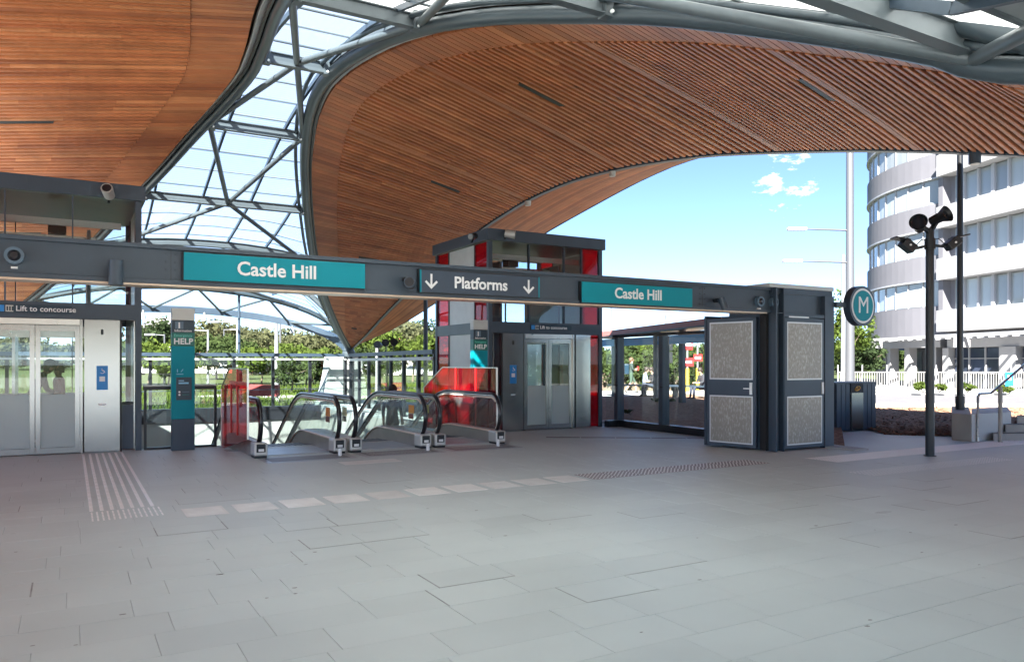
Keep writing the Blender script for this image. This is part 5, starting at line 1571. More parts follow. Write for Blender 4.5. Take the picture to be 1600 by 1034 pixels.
# tall grass cover on the lawn outside the far wall
gv = []
N = 26000
xs = rng.uniform(-8, 24, N); ys = 31.5 + rng.random(N) ** 1.3 * 26
h = rng.uniform(.05, .14, N) * (1 + (ys - 30) * .03)
ang = rng.uniform(0, PI, N); wv = h * .25
vx = np.cos(ang) * wv; vy = np.sin(ang) * wv
base = np.stack([xs, ys, np.full(N, -.12)], 1)
v = np.stack([base - np.stack([vx, vy, 0 * vx], 1), base + np.stack([vx, vy, 0 * vx], 1), base + np.stack([vx * .2 + h * .2, vy * .2, h], 1), base + np.stack([-vx * .2 + h * .2, -vy * .2, h], 1)], axis=1).reshape(-1, 3)
setting(leaf_object('lawn_grass', v, LM['bright'], None), 'stuff')
for k, (l0, t0, l1, t1, w_) in enumerate(((-16, 40, 2, 36, 2.2), (-16, 52, 8, 49, 5))):
    a, b_ = cl(l0, t0), cl(l1, t1); mb = MB(); mb.bar((a[0], a[1], -.09), (b_[0], b_[1], -.09), w_, .03); setting(mb.build('footpath' if k == 0 else 'car_park', M['path'] if k == 0 else M['asphalt']))
# ---- distant houses
def house(px, t, W, H, roofc, label):
    c = P(px, 567, t); root = thing('house', (c.x, c.y, 0), label, 'house', 'houses on the far hill')
    ax = RT * W / 2; ay = FW * W * .35
    mb = MB(); mb.obox(Vector((c.x, c.y, H * .3)), ax, ay, Vector((0, 0, H * .3))); mb.build('wall', M['hwall'], root)
    z0 = H * .6; pk = H
    cc = [Vector((c.x, c.y, z0)) - ax * 1.1 - ay * 1.1, Vector((c.x, c.y, z0)) + ax * 1.1 - ay * 1.1, Vector((c.x, c.y, z0)) + ax * 1.1 + ay * 1.1, Vector((c.x, c.y, z0)) - ax * 1.1 + ay * 1.1, Vector((c.x, c.y, pk)) - ax * .5, Vector((c.x, c.y, pk)) + ax * .5]
    mb = MB(); mb.add(cc, [(0, 1, 5, 4), (1, 2, 5), (2, 3, 4, 5), (3, 0, 4), (3, 2, 1, 0)]); mb.build('roof', roofc, root)
    for k in (-.5, .1, .6):
        mb = MB(); mb.obox(Vector((c.x, c.y, H * .33)) + ax * k - ay * 1.01, ax * .13, ay * .02, Vector((0, 0, H * .1))); mb.build('window', M['glass_dark'], root)
M['hwall'] = pm('pale_house_wall', (0.42, 0.38, 0.33), .8); M['tile_o'] = pm('orange_roof_tiles', (0.36, 0.15, 0.08), .8, var=.15, vscale=3); M['tile_g'] = pm('grey_roof_tiles', (0.18, 0.18, 0.19), .8, var=.1)
house(340, 125, 11, 5.2, M['tile_o'], 'house with orange tiled roof between the help point and the light poles')
house(262, 150, 12, 10.5, M['tile_g'], 'grey roofed house high on the skyline left of the help point')
house(405, 150, 9, 7.6, M['tile_o'], 'small orange roofed house behind the gum trees')
house(655, 105, 12, 5, M['tile_o'], 'low orange roofed house left of the right lift')
house(475, 120, 12, 4.0, M['tile_g'], 'low grey roofed house behind the bright bushy trees')
# ---- parked cars
M['tyre'] = pm('tyre', (.02, .02, .02), .9)
def car(c, ang, col, label):
    root = thing('parked_car', c, label, 'car', 'cars parked beyond the lawn')
    R_ = Matrix.Rotation(ang, 3, 'Z')
    prof = [(-2.15, .35), (-2.18, .75), (-2.05, .93), (-1.2, 1.0), (-.65, 1.42), (.75, 1.45), (1.55, 1.02), (2.1, .92), (2.15, .4), (1.7, .28), (-1.75, .28)]
    mb = MB(); mb.prism([Vector((x, -.84, z)) for x, z in prof], (0, 1.68, 0))
    mb.v = [tuple(R_ @ Vector((x, y * (1 if z < 1.0 else .84), z))) for x, y, z in mb.v]
    bd = mb.build('body', pm('car_paint', col, .25, .2, coat=.6), root, local=True, bevel=.05)
    for sgn_ in (-1, 1):
        for (xa, xb, xc, xd) in ((-1.05, -.1, -.12, -.58), (-.02, 1.32, .7, -.02)):
            q = MB(); pts = [Vector((xa, sgn_ * .845, 1.0)), Vector((xb, sgn_ * .845, 1.0)), Vector((xc, sgn_ * .72, 1.37)), Vector((xd, sgn_ * .72, 1.37))]
            q.prism([R_ @ p_ for p_ in pts], R_ @ Vector((0, sgn_ * .012, 0))); q.build('side_window', M['glass_dark'], root, local=True, fixn=True)
        for x in (-1.35, 1.35):
            q = MB(); q.cyl(R_ @ Vector((x, sgn_ * .70, .31)), R_ @ Vector((x, sgn_ * .86, .31)), .31, n=16); w_ = q.build('wheel', M['tyre'], root, local=True)
            q = MB(); q.cyl(R_ @ Vector((x, sgn_ * .861, .31)), R_ @ Vector((x, sgn_ * .875, .31)), .19, n=12); q.build('rim', M['inox_h'], w_, local=True)
        q = MB(); q.obox(R_ @ Vector((2.12, sgn_ * .55, .70)), R_ @ Vector((.03, 0, 0)), R_ @ Vector((0, .16, 0)), Vector((0, 0, .06))); q.build('headlight', M['white'], root, local=True)
    q = MB(); q.prism([R_ @ Vector(v_) for v_ in ((-1.18, -.7, 1.03), (-1.18, .7, 1.03), (-.7, .62, 1.4), (-.7, -.62, 1.4))], R_ @ Vector((-.02, 0, .01))); q.build('windscreen', M['glass_dark'], root, local=True, fixn=True)
for px, t, col, an, lb in ((352, 105, (.75, .75, .76), .2, 'white car parked right of the help point'), (394, 112, (.10, .02, .02), .1, 'dark red car parked behind the slender post'), (506, 100, (.10, .16, .32), .0, 'blue car parked left of the white plinth'), (484, 108, (.35, .45, .52), .1, 'pale blue car parked next to the blue one'),
                           (568, 104, (.7, .7, .7), -.1, 'white van-like car seen right of the canopy plinth'), (236, 110, (.6, .6, .6), .1, 'silver car parked left of the help point'), (645, 98, (.5, .52, .55), .3, 'grey car behind the oblique glazed wall')):
    c = P(px, 567, t); car((c.x, c.y, -.1), an - YAW, col, lb)
# red barrier seen through the glass
M['dull_red'] = pm('faded_red_paint', (0.22, 0.03, 0.03), .6, var=.1)
rb_ = thing('red_barrier', CL(-11.2, 33.5), 'low red barrier on the lawn behind the left escalator', 'barrier')
mb = MB(); mb.bar(CL(-12.5, 34.0, .42), CL(-10.3, 34.0, .38), .3, .5); mb.build('panel', M['dull_red'], rb_)
for l in (-12.4, -11.4, -10.4):
    mb = MB(); mb.bar(CL(l, 34.0, -.1), CL(l, 34.0, .164), .12, .12, up=Vector((0, 1, 0))); mb.build('foot', M['concrete'], rb_)
# ---- poles beyond
M['silver'] = pm('silver_pole', (0.115, 0.12, 0.13), .4, .4)
def pole(px, top, t, r, label, arm=0, lamp=False, mat='white_pole', both=False, base=-.1, arms=None):
    c = P(px, 567, t); zt = EYE + (567 - top) / 1201 * t
    root = thing('light_pole', (c.x, c.y, base), label, 'light pole', 'light poles')
    mb = MB(); mb.cyl((c.x, c.y, base), (c.x, c.y, zt), r, r * .65, n=14); mb.build('mast', M[mat], root)
    for (za, ln) in (arms or ([(zt - .1, arm)] if arm else [])):
        e = Vector((c.x, c.y, za)); f_ = e + RT * ln + Vector((0, 0, .06))
        mb = MB(); mb.cyl(e, f_, .05, .035, n=8); mb.build('arm', M[mat], root)
        mb = MB(); mb.obox(f_ + RT * (.35 if ln > 0 else -.35), RT * .42, FW * .14, Vector((0, 0, .07))); mb.build('lamp_head', M['frame_grey'], root, bevel=.03)
    return root
M['white_pole'] = pm('white_pole', (0.19, 0.20, 0.21), .4)
pole(325, 515, 62, .11, 'white light pole right of the help point', arm=-1.2)
pole(371, 502, 56, .11, 'white light pole left of the slender dark post', arm=-1.4)
pole(432, 500, 52, .17, 'thick white pole in the middle of the far glazing')
pole(438, 500, 70, .12, 'thin grey pole beside the thick white pole', mat='silver')
pole(257, 522, 62, .09, 'thin lamp post left of the help point', arm=-.8, mat='silver')
pole(350, 514, 90, .10, 'thin lamp post over the orange tiled roof', arm=.8, mat='silver')
pole(589, 535, 40, .11, 'white pole behind the oblique glazed wall')
pole(955, 480, 60, .05, 'thin pole rising above the screen next to the right lift', mat='silver')
pole(1040, 492, 58, .08, 'thin lamp post above the bus shelter', arm=.6, mat='silver')
pole(1328, 40, 34, .20, 'tall silver mast with two street lamp arms, right of the cabinet', mat='silver', arms=[(EYE + (567 - 360) / 1201 * 34, -2.0), (EYE + (567 - 410) / 1201 * 34, -2.2)])
pole(1318, 398, 42, .15, 'shorter pale mast left of the tall silver mast')
# ================================================================== street things on the right
# spotlight pole in the plaza
c = G(1453, 712)
r = thing('spotlight_pole', (c.x, c.y, 0), 'black pole standing on the paving with four spotlights at its head', 'pole')
mb = MB(); mb.cyl((c.x, c.y, 0), (c.x, c.y, 3.92), .072, .068, n=24); mb.cyl((c.x, c.y, 0), (c.x, c.y, .012), .10, n=24); mb.build('post', M['black'], r)
mb = MB(); mb.cyl((c.x, c.y, 3.56), (c.x, c.y, 3.74), .088, n=20); mb.build('collar', M['black'], r)
def spot_head(cen, d, parent, rad=.11, ln=.26):
    d = Vector(d).normalized(); cen = Vector(cen)
    mb = MB(); mb.cyl(cen - d * ln * .5, cen + d * ln * .1, rad * .62, rad * .68, n=18); mb.cyl(cen + d * ln * .1, cen + d * ln * .5, rad * .72, rad * 1.12, n=22, cap=False)
    mb.cyl(cen + d * ln * .5, cen + d * (ln * .5 - .025), rad * 1.12, rad * 1.02, n=22, cap=False)
    h = mb.build('lamp_head', M['black'], parent)
    mb = MB(); mb.cyl(cen + d * ln * .28, cen + d * ln * .30, rad * .9, n=18); mb.build('lens', M['glass_dark'], h)
    return h
for (px, py, d) in ((1436, 352, (-.5, -.7, .25)), (1468, 340, (.45, -.75, .3))):
    q = P(px, py, 13.1); spot_head(q, RT * d[0] - FW * .8 + Vector((0, 0, d[2])), r, .13, .30)
    mb = MB(); mb.bar(Vector((c.x, c.y, 3.86)), q, .05, .07); mb.build('arm', M['black'], r)
for (px, py, sx) in ((1418, 384, -1), (1488, 380, 1)):
    q = P(px, py, 13.2); up = Vector((0, 0, 1))
    ax_ = (RT * sx * .8 + up * .62).normalized(); 
    mb = MB(); mb.obox(q, ax_ * .12, FW * .10, (up * .8 - RT * sx * .62).normalized() * .075); mb.build('lamp_box', M['black'], r, bevel=.012)
    mb = MB(); mb.obox(q + ax_ * .15 + up * .02, (up * .2 + RT * sx).normalized() * .13, FW * .11, (up - RT * sx * .2).normalized() * .012); mb.build('visor', M['black'], r)
    mb = MB(); mb.cyl(q - ax_ * .1, Vector((c.x, c.y, 3.63)), .024, n=8); mb.build('arm', M['black'], r)
    mb = MB(); mb.cyl(q - FW * .10, q - FW * .115, .018, n=10); mb.build('screw', M['stud'], r)
    o_ = q - ax_ * .12; e_ = Vector((c.x, c.y, 3.70))
    mb = MB(); mb.tube([o_, o_ + up * .06 - RT * sx * .03, (o_ + e_) / 2 + up * .10, e_], .008, 6); mb.build('cable', M['black'], r)
# second pole rising from the planter to the canopy
c = P(1500, 567, 17.2)
r = thing('canopy_pole', (c.x, c.y, .45), 'thin black pole rising from the concrete planter to the canopy edge', 'pole')
mb = MB(); mb.cyl((c.x, c.y, .45), (c.x, c.y, 6.4), .068, .062, n=20); mb.build('post', M['black'], r)
mb = MB(); mb.cyl((c.x, c.y, .44), (c.x, c.y, .86), .096, n=20); mb.build('base_sleeve', M['black'], r, bevel=.0)
q = P(1523, 246, 16.4); r = thing('downlight', q, 'cylindrical black downlight under the canopy edge at the right', 'lamp')
mb = MB(); mb.cyl(q + Vector((0, 0, -.14)), q + Vector((0, 0, .14)), .12, n=20); mb.build('housing', M['steel'], r)
mb = MB(); mb.cyl(q + Vector((0, 0, -.15)), q + Vector((0, 0, -.141)), .095, n=20); mb.build('lens', M['grey_cap'], r)
mb = MB(); mb.cyl(q + Vector((0, 0, .14)), q + Vector((0, 0, .35)), .03, n=8); mb.build('stem', M['black'], r)
# bin enclosure
b0 = G(1331, 674)
R_, F_ = Vector((1, 0, 0)), Vector((0, 1, 0))
bx0 = b0.x; by0 = b0.y
root = thing('bin_enclosure', (bx0, by0, 0), 'dark slatted litter bin enclosure with a stainless front right of the cabinet', 'litter bin')
def bb(a, b_, c_, d_, z0, z1, nm, mt, par=None, bv=0):
    q = MB(); q.box(bx0 + a, bx0 + b_, by0 + c_, by0 + d_, z0, z1); return q.build(nm, M[mt], par or root, bevel=bv)
bb(-.50, .95, .06, .80, .03, 1.12, 'box', 'base_navy')
bb(-.53, .98, .04, .83, 1.122, 1.15, 'lid', 'base_navy', bv=.005)
bb(.0, .42, .0, .058, .02, .90, 'stainless_front', 'inox')
bb(.0, .42, .02, .057, .91, 1.115, 'slot', 'slot')
for k in range(7):
    if k < 3: a = -.50 + k * .165; bb(a + .01, a + .155, .035, .0585, .03, 1.10, 'slat', 'base_navy')
    elif k < 6: a = .45 + (k - 3) * .165; bb(a + .01, a + .155, .035, .0585, .03, 1.10, 'slat', 'base_navy')
q = MB(); q.tube([Vector((bx0 + .23 + .085 * math.cos(a), by0 + .012, 1.0 + .045 * math.sin(a) + .02 * math.cos(a))) for a in np.linspace(0, 2 * PI, 22)], .011, 6, cap=False)
q.tube([Vector((bx0 + .23 + .03 * math.cos(a), by0 + .012, .99 + .02 * math.sin(a))) for a in np.linspace(0, 4.4, 12)], .008, 6); q.build('gold_symbol', M['gold'], root)
# concrete planter
pl = thing('concrete_planter', G(1520, 690), 'concrete planter wall that carries the thin black pole beside the steps', 'planter')
p0, p1, p2 = G(1487, 687), G(1518, 690), G(1560, 686)
def wallseg(a, b_, th, z1, nm, mt):
    a = Vector((a.x, a.y, 0)); b_ = Vector((b_.x, b_.y, 0)); d = (b_ - a).normalized(); n_ = Vector((-d.y, d.x, 0))
    n_ = Vector((a.x, a.y, 0)).normalized()
    mb = MB(); mb.hexa([a, b_, b_ + n_ * th, a + n_ * th] + [v + Vector((0, 0, z1)) for v in (a, b_, b_ + n_ * th, a + n_ * th)]); return mb.build(nm, M[mt], pl, fixn=True, bevel=.012)
wallseg(p0, p1, 3.0, .555, 'side_block', 'concrete')
wallseg(p1 + Vector((.01, .004, 0)), p2 + (p2 - p1) * .5, 2.2, .56, 'front_block', 'concrete_lt')
# steps
st = thing('concrete_steps', G(1600, 688), 'short flight of grey concrete steps at the right edge of the photo', 'steps')
s0 = G(1552, 689); sd_ = (G(1700, 687) - s0); sd_.z = 0; sd_.normalize(); sn = Vector((-sd_.y, sd_.x, 0))
sn = Vector((s0.x, s0.y, 0)).normalized()
for k in range(4):
    a = s0 + sd_ * (.28 * k) + sn * (.36 * k); mb = MB()
    z0, z1 = (.0 if k == 0 else .155 * k + .001), .155 * (k + 1)
    dp = 1.6 if k == 3 else .36; b_ = a + sd_ * 4; mb.hexa([(v.x, v.y, 0) for v in (a, b_, b_ + sn * dp, a + sn * dp)] + [(v.x, v.y, z1) for v in (a, b_, b_ + sn * dp, a + sn * dp)])
    mb.build('step', M['concrete'], st, fixn=True, bevel=.008)
    mb = MB(); e0 = a + sd_ * .05 + sn * .02; e1 = b_ + sn * .02; mb.bar((e0.x, e0.y, z1 + .003), (e1.x, e1.y, z1 + .003), .05, .005); mb.build('nosing', M['slot'], st)
hr = thing('handrail', G(1527, 690), 'stainless steel handrail beside the steps at the right edge', 'handrail')
t_ = 15.4
def Q(px, py, t): return P(px, py, t)
pa = [Q(1528, 689, 15.7), Q(1528, 620, 15.7), Q(1530, 615, 15.65), Q(1548, 614, 15.3), Q(1552, 611, 15.2), Q(1600, 570, 14.2), Q(1700, 485, 13)]
mb = MB(); mb.tube(pa, .024, 10); mb.build('rail', M['inox_h'], hr)
mb = MB(); a = Q(1563, 604, 15.5); mb.cyl((a.x, a.y, .0), (a.x, a.y, a.z), .04, n=10); mb.build('post', M['concrete'], hr)
# blue notice on the far railing
q = CL((1577 - 800) / 1201 * 39, 39, 0); bs = thing('blue_sign', (q.x, q.y, 0), 'small blue notice board on the far railing right of the handrail', 'sign')
mb = MB(); mb.obox(Vector((q.x, q.y, .78)), RT * .20, FW * .015, Vector((0, 0, .35))); mb.build('panel', M['sky_blue'], bs)
mb = MB(); mb.obox(Vector((q.x, q.y, .85)) - FW * .02, RT * .10, FW * .003, Vector((0, 0, .12))); mb.build('print', M['white'], bs)
mb = MB(); mb.bar((q.x, q.y, 0), (q.x, q.y, .43), .04, .04, up=Vector((0, 1, 0))); mb.build('post', M['frame_grey'], bs)

# ---- bus shelter and street signs behind the glass screen
M['blue_shelter'] = pm('blue_shelter_band', (0.02, 0.20, 0.50), .4)
M['rust'] = pm('red_brown_canopy', (0.33, 0.13, 0.12), .55, var=.1, vscale=2)
sh = thing('bus_shelter', CL(8.5, 30, 0), 'long bus shelter with dark posts, red brown roof and dark blue band', 'shelter')
for px, t in ((960, 33), (1026, 28.5), (1066, 27.2), (1130, 24.0)):
    p = P(px, 567, t); mb = MB(); mb.bar((p.x, p.y, 0.1), (p.x, p.y, 2.7), .16, .2, up=Vector((0, 1, 0))); mb.build('post', M['steel'], sh)
a, b_ = P(940, 536, 33.5), P(1150, 526, 23.5)
mb = MB(); mb.bar(a, b_, .08, .30); mb.build('blue_band', M['blue_shelter'], sh)
a, b_ = P(938, 524, 33.5), P(1150, 500, 23.5)
mb = MB(); mb.bar(a, b_, 1.0, .20); mb.build('roof', M['rust'], sh)
mb = MB(); mb.bar(a + Vector((0, 0, -.13)), b_ + Vector((0, 0, -.13)), 1.1, .05); mb.build('roof_edge', M['black'], sh)
a, b_ = P(955, 601, 36), P(1120, 604, 30)
sb = thing('bench', (a + b_) / 2, 'long dark bench under the bus shelter', 'bench')
mb = MB(); mb.bar(a, b_, .42, .07); mb.build('seat', M['steel'], sb)
for f in (.05, .35, .65, .95):
    p = a.lerp(b_, f); mb = MB(); mb.bar((p.x, p.y, .12), (p.x, p.y, p.z - .036), .07, .3, up=Vector((0, 1, 0))); mb.build('leg', M['black'], sb)
def street_sign(px, top, t, label, cols, shape='rect'):
    p = P(px, 567, t); root = thing('street_sign', (p.x, p.y, 0), label, 'street sign')
    zt = EYE + (567 - top) / 1201 * t
    mb = MB(); mb.cyl((p.x, p.y, 1.32), (p.x, p.y, zt), .05, n=8); mb.build('post', M['white_pole'], root)
    mb = MB(); mb.cyl((p.x, p.y, 0), (p.x, p.y, 1.318), .09, n=10); mb.build('yellow_sleeve', M['yellow'], root)
    for (dx, z, hw, hh, m_) in cols:
        c_ = Vector((p.x, p.y, z)) + RT * dx - FW * .07
        mb = MB(); mb.obox(c_, RT * hw, FW * .01, Vector((0, 0, hh))); pn = mb.build('panel', M[m_], root, bevel=.0)
        if m_ == 'red': mb = MB(); mb.obox(c_ - FW * .014, RT * hw * .7, FW * .002, Vector((0, 0, hh * .25))); mb.build('white_bar', M['white'], pn)
street_sign(1040, 500, 42, 'slim white pole with yellow sleeve and a small yellow sign behind the glass', [(-.28, 2.9, .16, .20, 'yellow'), (-.25, 2.35, .14, .16, 'white'), (.25, 2.6, .12, .32, 'black'), (.25, 1.9, .12, .3, 'black')])
street_sign(1074, 512, 40, 'pole with red road signs and a yellow sleeve behind the bus shelter', [(0, 2.55, .26, .26, 'red'), (0, 1.65, .30, .22, 'red')])
street_sign(1090, 530, 44, 'smaller pole with one red road sign next to the cabinet', [(0, 1.9, .24, .2, 'red')])
pot = G(1375, 600)

# ================================================================== people
SKIN = pm('skin', (0.42, 0.25, 0.18), .55); HAIR = {'dark': pm('dark_hair', (.025, .016, .012), .6), 'brown': pm('brown_hair', (.10, .055, .03), .6)}
def cloth(c): return pm('cloth', c, .85, var=.12, vscale=9)
def person(pos, facing, J, cols, label, H=1.72, hair='dark', feet=True):
    """J: overrides of joint positions in a local frame (x right, y forward, z up) for a 1.72 m figure"""
    B = dict(pelvis=(0, 0, .95), waist=(0, 0, 1.08), chest=(0, 0, 1.30), neck=(0, 0.0, 1.46), head0=(0, .015, 1.53), head1=(0, .02, 1.61), head2=(0, .015, 1.68),
             shL=(-.17, 0, 1.40), elL=(-.22, -.02, 1.12), wrL=(-.23, .04, .88), haL=(-.23, .06, .78), shR=(.17, 0, 1.40), elR=(.22, -.02, 1.12), wrR=(.23, .04, .88), haR=(.23, .06, .78),
             hiL=(-.09, 0, .90), knL=(-.10, .02, .50), anL=(-.10, -.02, .09), toL=(-.10, .12, .035), hiR=(.09, 0, .90), knR=(.10, .02, .50), anR=(.10, -.02, .09), toR=(.10, .12, .035))
    B.update(J)
    Rd = dict(pelvis=.135, waist=.12, chest=.145, neck=.058, head0=.075, head1=.10, head2=.085, shL=.068, elL=.045, wrL=.032, haL=.036, shR=.068, elR=.045, wrR=.032, haR=.036,
              hiL=.095, knL=.062, anL=.043, toL=.04, hiR=.095, knR=.062, anR=.043, toR=.04)
    names = list(B); E = [('pelvis', 'waist'), ('waist', 'chest'), ('chest', 'neck'), ('neck', 'head0'), ('head0', 'head1'), ('head1', 'head2'), ('chest', 'shL'), ('shL', 'elL'), ('elL', 'wrL'), ('wrL', 'haL'),
         ('chest', 'shR'), ('shR', 'elR'), ('elR', 'wrR'), ('wrR', 'haR'), ('pelvis', 'hiL'), ('hiL', 'knL'), ('knL', 'anL'), ('anL', 'toL'), ('pelvis', 'hiR'), ('hiR', 'knR'), ('knR', 'anR'), ('anR', 'toR')]
    me = bpy.data.meshes.new('tmp'); me.from_pydata([B[n] for n in names], [(names.index(a), names.index(b_)) for a, b_ in E], [])
    o = bpy.data.objects.new('tmp', me); COL.objects.link(o)
    m_ = o.modifiers.new('s', 'SKIN'); o.modifiers.new('u', 'SUBSURF').levels = 1
    sv = me.skin_vertices[0].data
    for i, n in enumerate(names):
        sv[i].radius = (Rd[n], Rd[n] * (.8 if n in ('chest', 'waist', 'pelvis') else 1)); sv[i].use_root = (n == 'pelvis')
    dg = bpy.context.evaluated_depsgraph_get(); dg.update()
    nm = bpy.data.meshes.new_from_object(o.evaluated_get(dg)); bpy.data.objects.remove(o)
    top, legs, shoe = cols
    mats = [SKIN, HAIR[hair], cloth(top), cloth(legs), cloth(shoe)]
    nm.materials.clear()
    for q in mats: nm.materials.append(q)
    segs = [(Vector(B[a]), Vector(B[b_]), a, b_) for a, b_ in E]
    def mat_of(c_):
        best = None; bd = 9
        for a, b_, na, nb in segs:
            ab = b_ - a; t = max(0, min(1, (c_ - a).dot(ab) / ab.length_squared)); d = (c_ - (a + ab * t)).length
            if d < bd: bd = d; best = (na, nb, t)
        na, nb, t = best
        if nb.startswith('head') :
            hd = Vector(B['head1'])
            return 1 if (c_.y < hd.y - .01 and c_.z > B['head0'][2] - .03) or c_.z > hd.z + .06 else 0
        if nb == 'neck': return 0 if t > .75 else 2
        if nb.startswith('ha') : return 0
        if nb.startswith('wr'): return 0 if t > .6 else 2
        if nb.startswith('an'): return 0 if feet == 'bare' else 3
        if nb.startswith('kn'): return 3
        if nb.startswith('to'): return 4
        if nb.startswith('hi'): return 3
        if na == 'pelvis': return 3 if t < .3 else 2
        return 2
    for p in nm.polygons: p.material_index = mat_of(p.center); p.use_smooth = True
    s = H / 1.72
    nm.transform(Matrix.Rotation(facing, 4, 'Z') @ Matrix.Scale(s, 4))
    root = thing('person', pos, label, 'person')
    b_ = bpy.data.objects.new('body', nm); COL.objects.link(b_); b_.parent = root
    # face and hair
    Rz = Matrix.Rotation(facing, 3, 'Z'); h = Vector(B['head1'])
    def loc(v_): return Rz @ (Vector(v_) * s)
    q = MB(); q.prism([loc(h + Vector(v_)) for v_ in ((-.014, .09, -.035), (.014, .09, -.035), (0, .095, .012))], loc((0, .025, -.004))); q.build('nose', SKIN, b_, local=True, fixn=True)
    for e in (-.034, .034):
        q = MB(); q.cyl(loc(h + Vector((e, .088, .012))), loc(h + Vector((e, .098, .012))), .011, n=8); q.build('eye', M['black'], b_, local=True)
    q = MB(); q.cyl(loc(h + Vector((-.028, .088, -.062))), loc(h + Vector((.028, .088, -.062))), .007, n=6); q.build('mouth', M['brown'], b_, local=True)
    hm = MB(); vs = []
    for i_ in range(7):
        for j_ in range(12):
            ph = i_ / 6 * PI * .62; th = 2 * PI * j_ / 12
            vs.append(loc(h + Vector((.108 * math.sin(ph) * math.cos(th), -.012 + .118 * math.sin(ph) * math.sin(th), .02 + .115 * math.cos(ph) - (.05 if math.sin(th) < 0 and i_ > 3 else 0)))))
    hm.add(vs, [(i_ * 12 + j_, i_ * 12 + (j_ + 1) % 12, (i_ + 1) * 12 + (j_ + 1) % 12, (i_ + 1) * 12 + j_) for i_ in range(6) for j_ in range(12)], 0, True)
    hm.build('hair', HAIR[hair], b_, local=True, fixn=True)
    return root, loc
# walking person with backpack, walking to the right
p = G(986, 612, .12); p = P(986, 567, 37.5)
walk = dict(knL=(-.10, .22, .52), anL=(-.10, .26, .10), toL=(-.10, .40, .05), knR=(.10, -.02, .50), anR=(.10, -.30, .14), toR=(.10, -.22, .04), elR=(.22, .05, 1.14), wrR=(.12, .25, 1.18), haR=(.06, .30, 1.2), elL=(-.22, .06, 1.14), wrL=(-.12, .24, 1.12), haL=(-.06, .3, 1.12))
fac = -YAW - PI / 2
r, loc = person((p.x, p.y, .12), fac, walk, ((.03, .05, .045), (.04, .07, .05), (.02, .02, .02)), 'person walking with a dark backpack, holding something red at the chest', 1.74, 'brown', 'bare')
bp_ = thing('backpack', (p.x, p.y, 1.2), 'large dark backpack on the walking person', 'backpack')
mb = MB(); q = Vector((p.x, p.y, .12)); 
cc_ = q + loc((0, -.22, 1.17)); mb.obox(cc_, loc((.15, 0, 0)), loc((0, .11, 0)), loc((0, 0, .25))); mb.build('pack', M['navy'], bp_, bevel=.05)
mb = MB(); mb.obox(q + loc((0, -.35, 1.08)), loc((.11, 0, 0)), loc((0, .035, 0)), loc((0, 0, .13))); mb.build('front_pocket', M['black'], bp_, bevel=.02)
mb = MB()
for sx in (-.09, .09): mb.tube([q + loc((sx, -.12, 1.38)), q + loc((sx, .0, 1.47)), q + loc((sx, .12, 1.36)), q + loc((sx, .11, 1.15)), q + loc((sx, -.1, 1.0))], .014, 6)
mb.build('straps', M['black'], bp_)
mb = MB(); mb.obox(q + loc((0, .33, 1.2)), loc((.13, 0, 0)), loc((0, .03, 0)), loc((0, 0, .1))); tag(mb.build('red_bag', M['red'], bevel=.02), 'small red bag held by the walking person', 'bag')
sit = dict(pelvis=(0, 0, .50), waist=(0, .02, .64), chest=(0, .05, .86), neck=(0, .08, 1.02), head0=(0, .12, 1.09), head1=(0, .14, 1.17), head2=(0, .135, 1.24), shL=(-.17, .05, .96), elL=(-.21, .12, .70), wrL=(-.12, .33, .66), haL=(-.08, .4, .67), shR=(.17, .05, .96), elR=(.21, .12, .70), wrR=(.12, .33, .66), haR=(.08, .4, .67),
           hiL=(-.09, .02, .48), knL=(-.11, .45, .50), anL=(-.11, .47, .09), toL=(-.11, .62, .04), hiR=(.09, .02, .48), knR=(.11, .45, .50), anR=(.11, .50, .09), toR=(.11, .64, .04))
for px, t, top, lab, fa in ((1006, 34.3, (.18, .22, .28), 'person seated on the bench just behind the walking person', -YAW - PI * .5), (1022, 33.6, (.03, .03, .035), 'dark clothed person seated beside the middle shelter post', -YAW + PI * .55), (1098, 31, (.035, .035, .045), 'dark clothed person seated on the bench next to the cabinet', -YAW + PI * .6)):
    p = P(px, 567, t); person((p.x, p.y, .12), fa, sit, (top, (.03, .035, .06), (.03, .03, .03)), lab, 1.74)
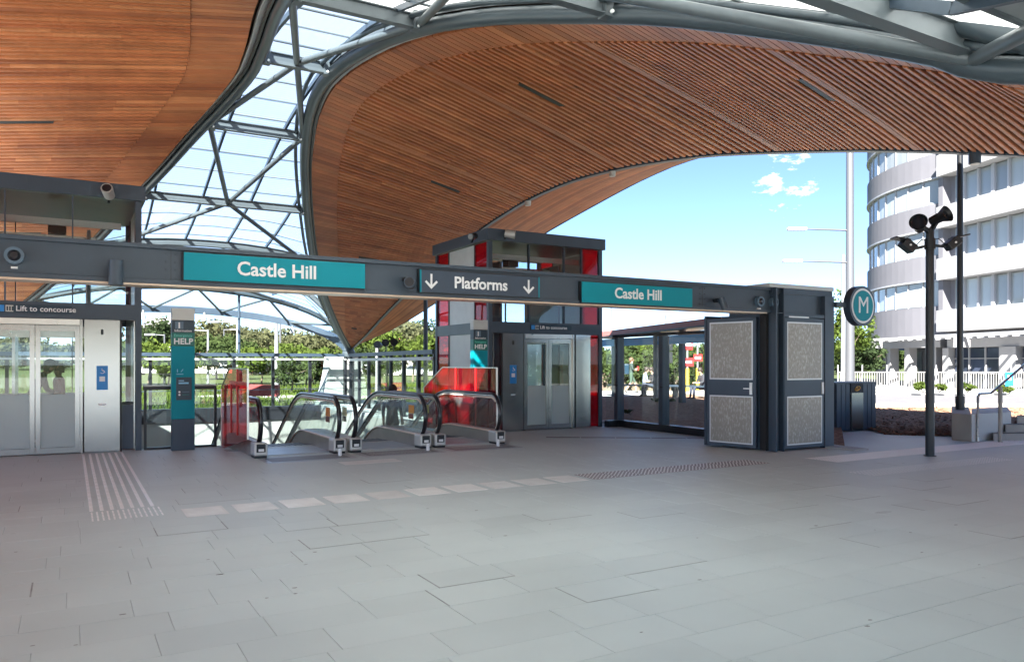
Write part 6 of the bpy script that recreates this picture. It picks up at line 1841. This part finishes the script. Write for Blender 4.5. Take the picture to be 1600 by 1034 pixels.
# person riding the escalator
stz = dz(17.25, KNEE - .2)
person((6.62, 17.2, -.66), PI, {}, ((.06, .065, .075), (.04, .04, .05), (.02, .02, .02)), 'person coming up the right escalator, head and shoulders showing', 1.74)
# two people in the left lift
lean = dict(chest=(0, .12, 1.27), neck=(0, .20, 1.40), head0=(0, .25, 1.46), head1=(0, .28, 1.53), head2=(0, .28, 1.60), shL=(-.17, .14, 1.34), shR=(.17, .14, 1.34), elL=(-.2, .22, 1.08), elR=(.2, .22, 1.08), wrL=(-.15, .42, 1.0), wrR=(.15, .42, 1.0), haL=(-.13, .5, 1.0), haR=(.13, .5, 1.0))
p = OY(52, 567, 16.7); person((p.x, p.y, .017), -PI / 2, lean, ((.025, .03, .04), (.03, .03, .04), (.02, .02, .02)), 'dark clothed person leaning forward inside the left lift', 1.72)
p = OY(92, 567, 16.9); person((p.x, p.y, .017), PI / 2 + .3, {}, ((.30, .10, .09), (.08, .08, .10), (.03, .03, .03)), 'person in a dull red top standing inside the left lift', 1.56, 'brown')
# flock of black birds silhouettes / floodlights on the oblique wall rail
q = P(604, 539, 27.5)
fx = thing('floodlight_cluster', q, 'cluster of small black floodlights on the oblique wall rail left of the right lift', 'floodlight')
for (dx, dzz, a) in ((-.28, .0, -.4), (-.02, .06, .0), (.25, .08, .3)):
    c_ = q + RT * dx + Vector((0, 0, dzz)); mb = MB(); d = (-FW + RT * a + Vector((0, 0, .2))).normalized(); mb.cyl(c_ + d * .12, c_ - d * .12, .14, .09, n=12); mb.build('lamp_head', M['black'], fx)
    mb = MB(); mb.cyl(c_ - Vector((0, 0, .1)), Vector((c_.x, c_.y, 1.98)), .02, n=6); mb.build('stalk', M['black'], fx)
mb = MB(); mb.bar(q + RT * -.4 + Vector((0, 0, 1.98 - q.z - .03)), q + RT * .4 + Vector((0, 0, 1.98 - q.z - .03)), .05, .06); mb.build('bar', M['black'], fx)
mb = MB(); mb.bar(Vector((q.x, q.y, 0)), Vector((q.x, q.y, 1.93)), .06, .06, up=Vector((0, 1, 0))); mb.build('stand', M['black'], fx)
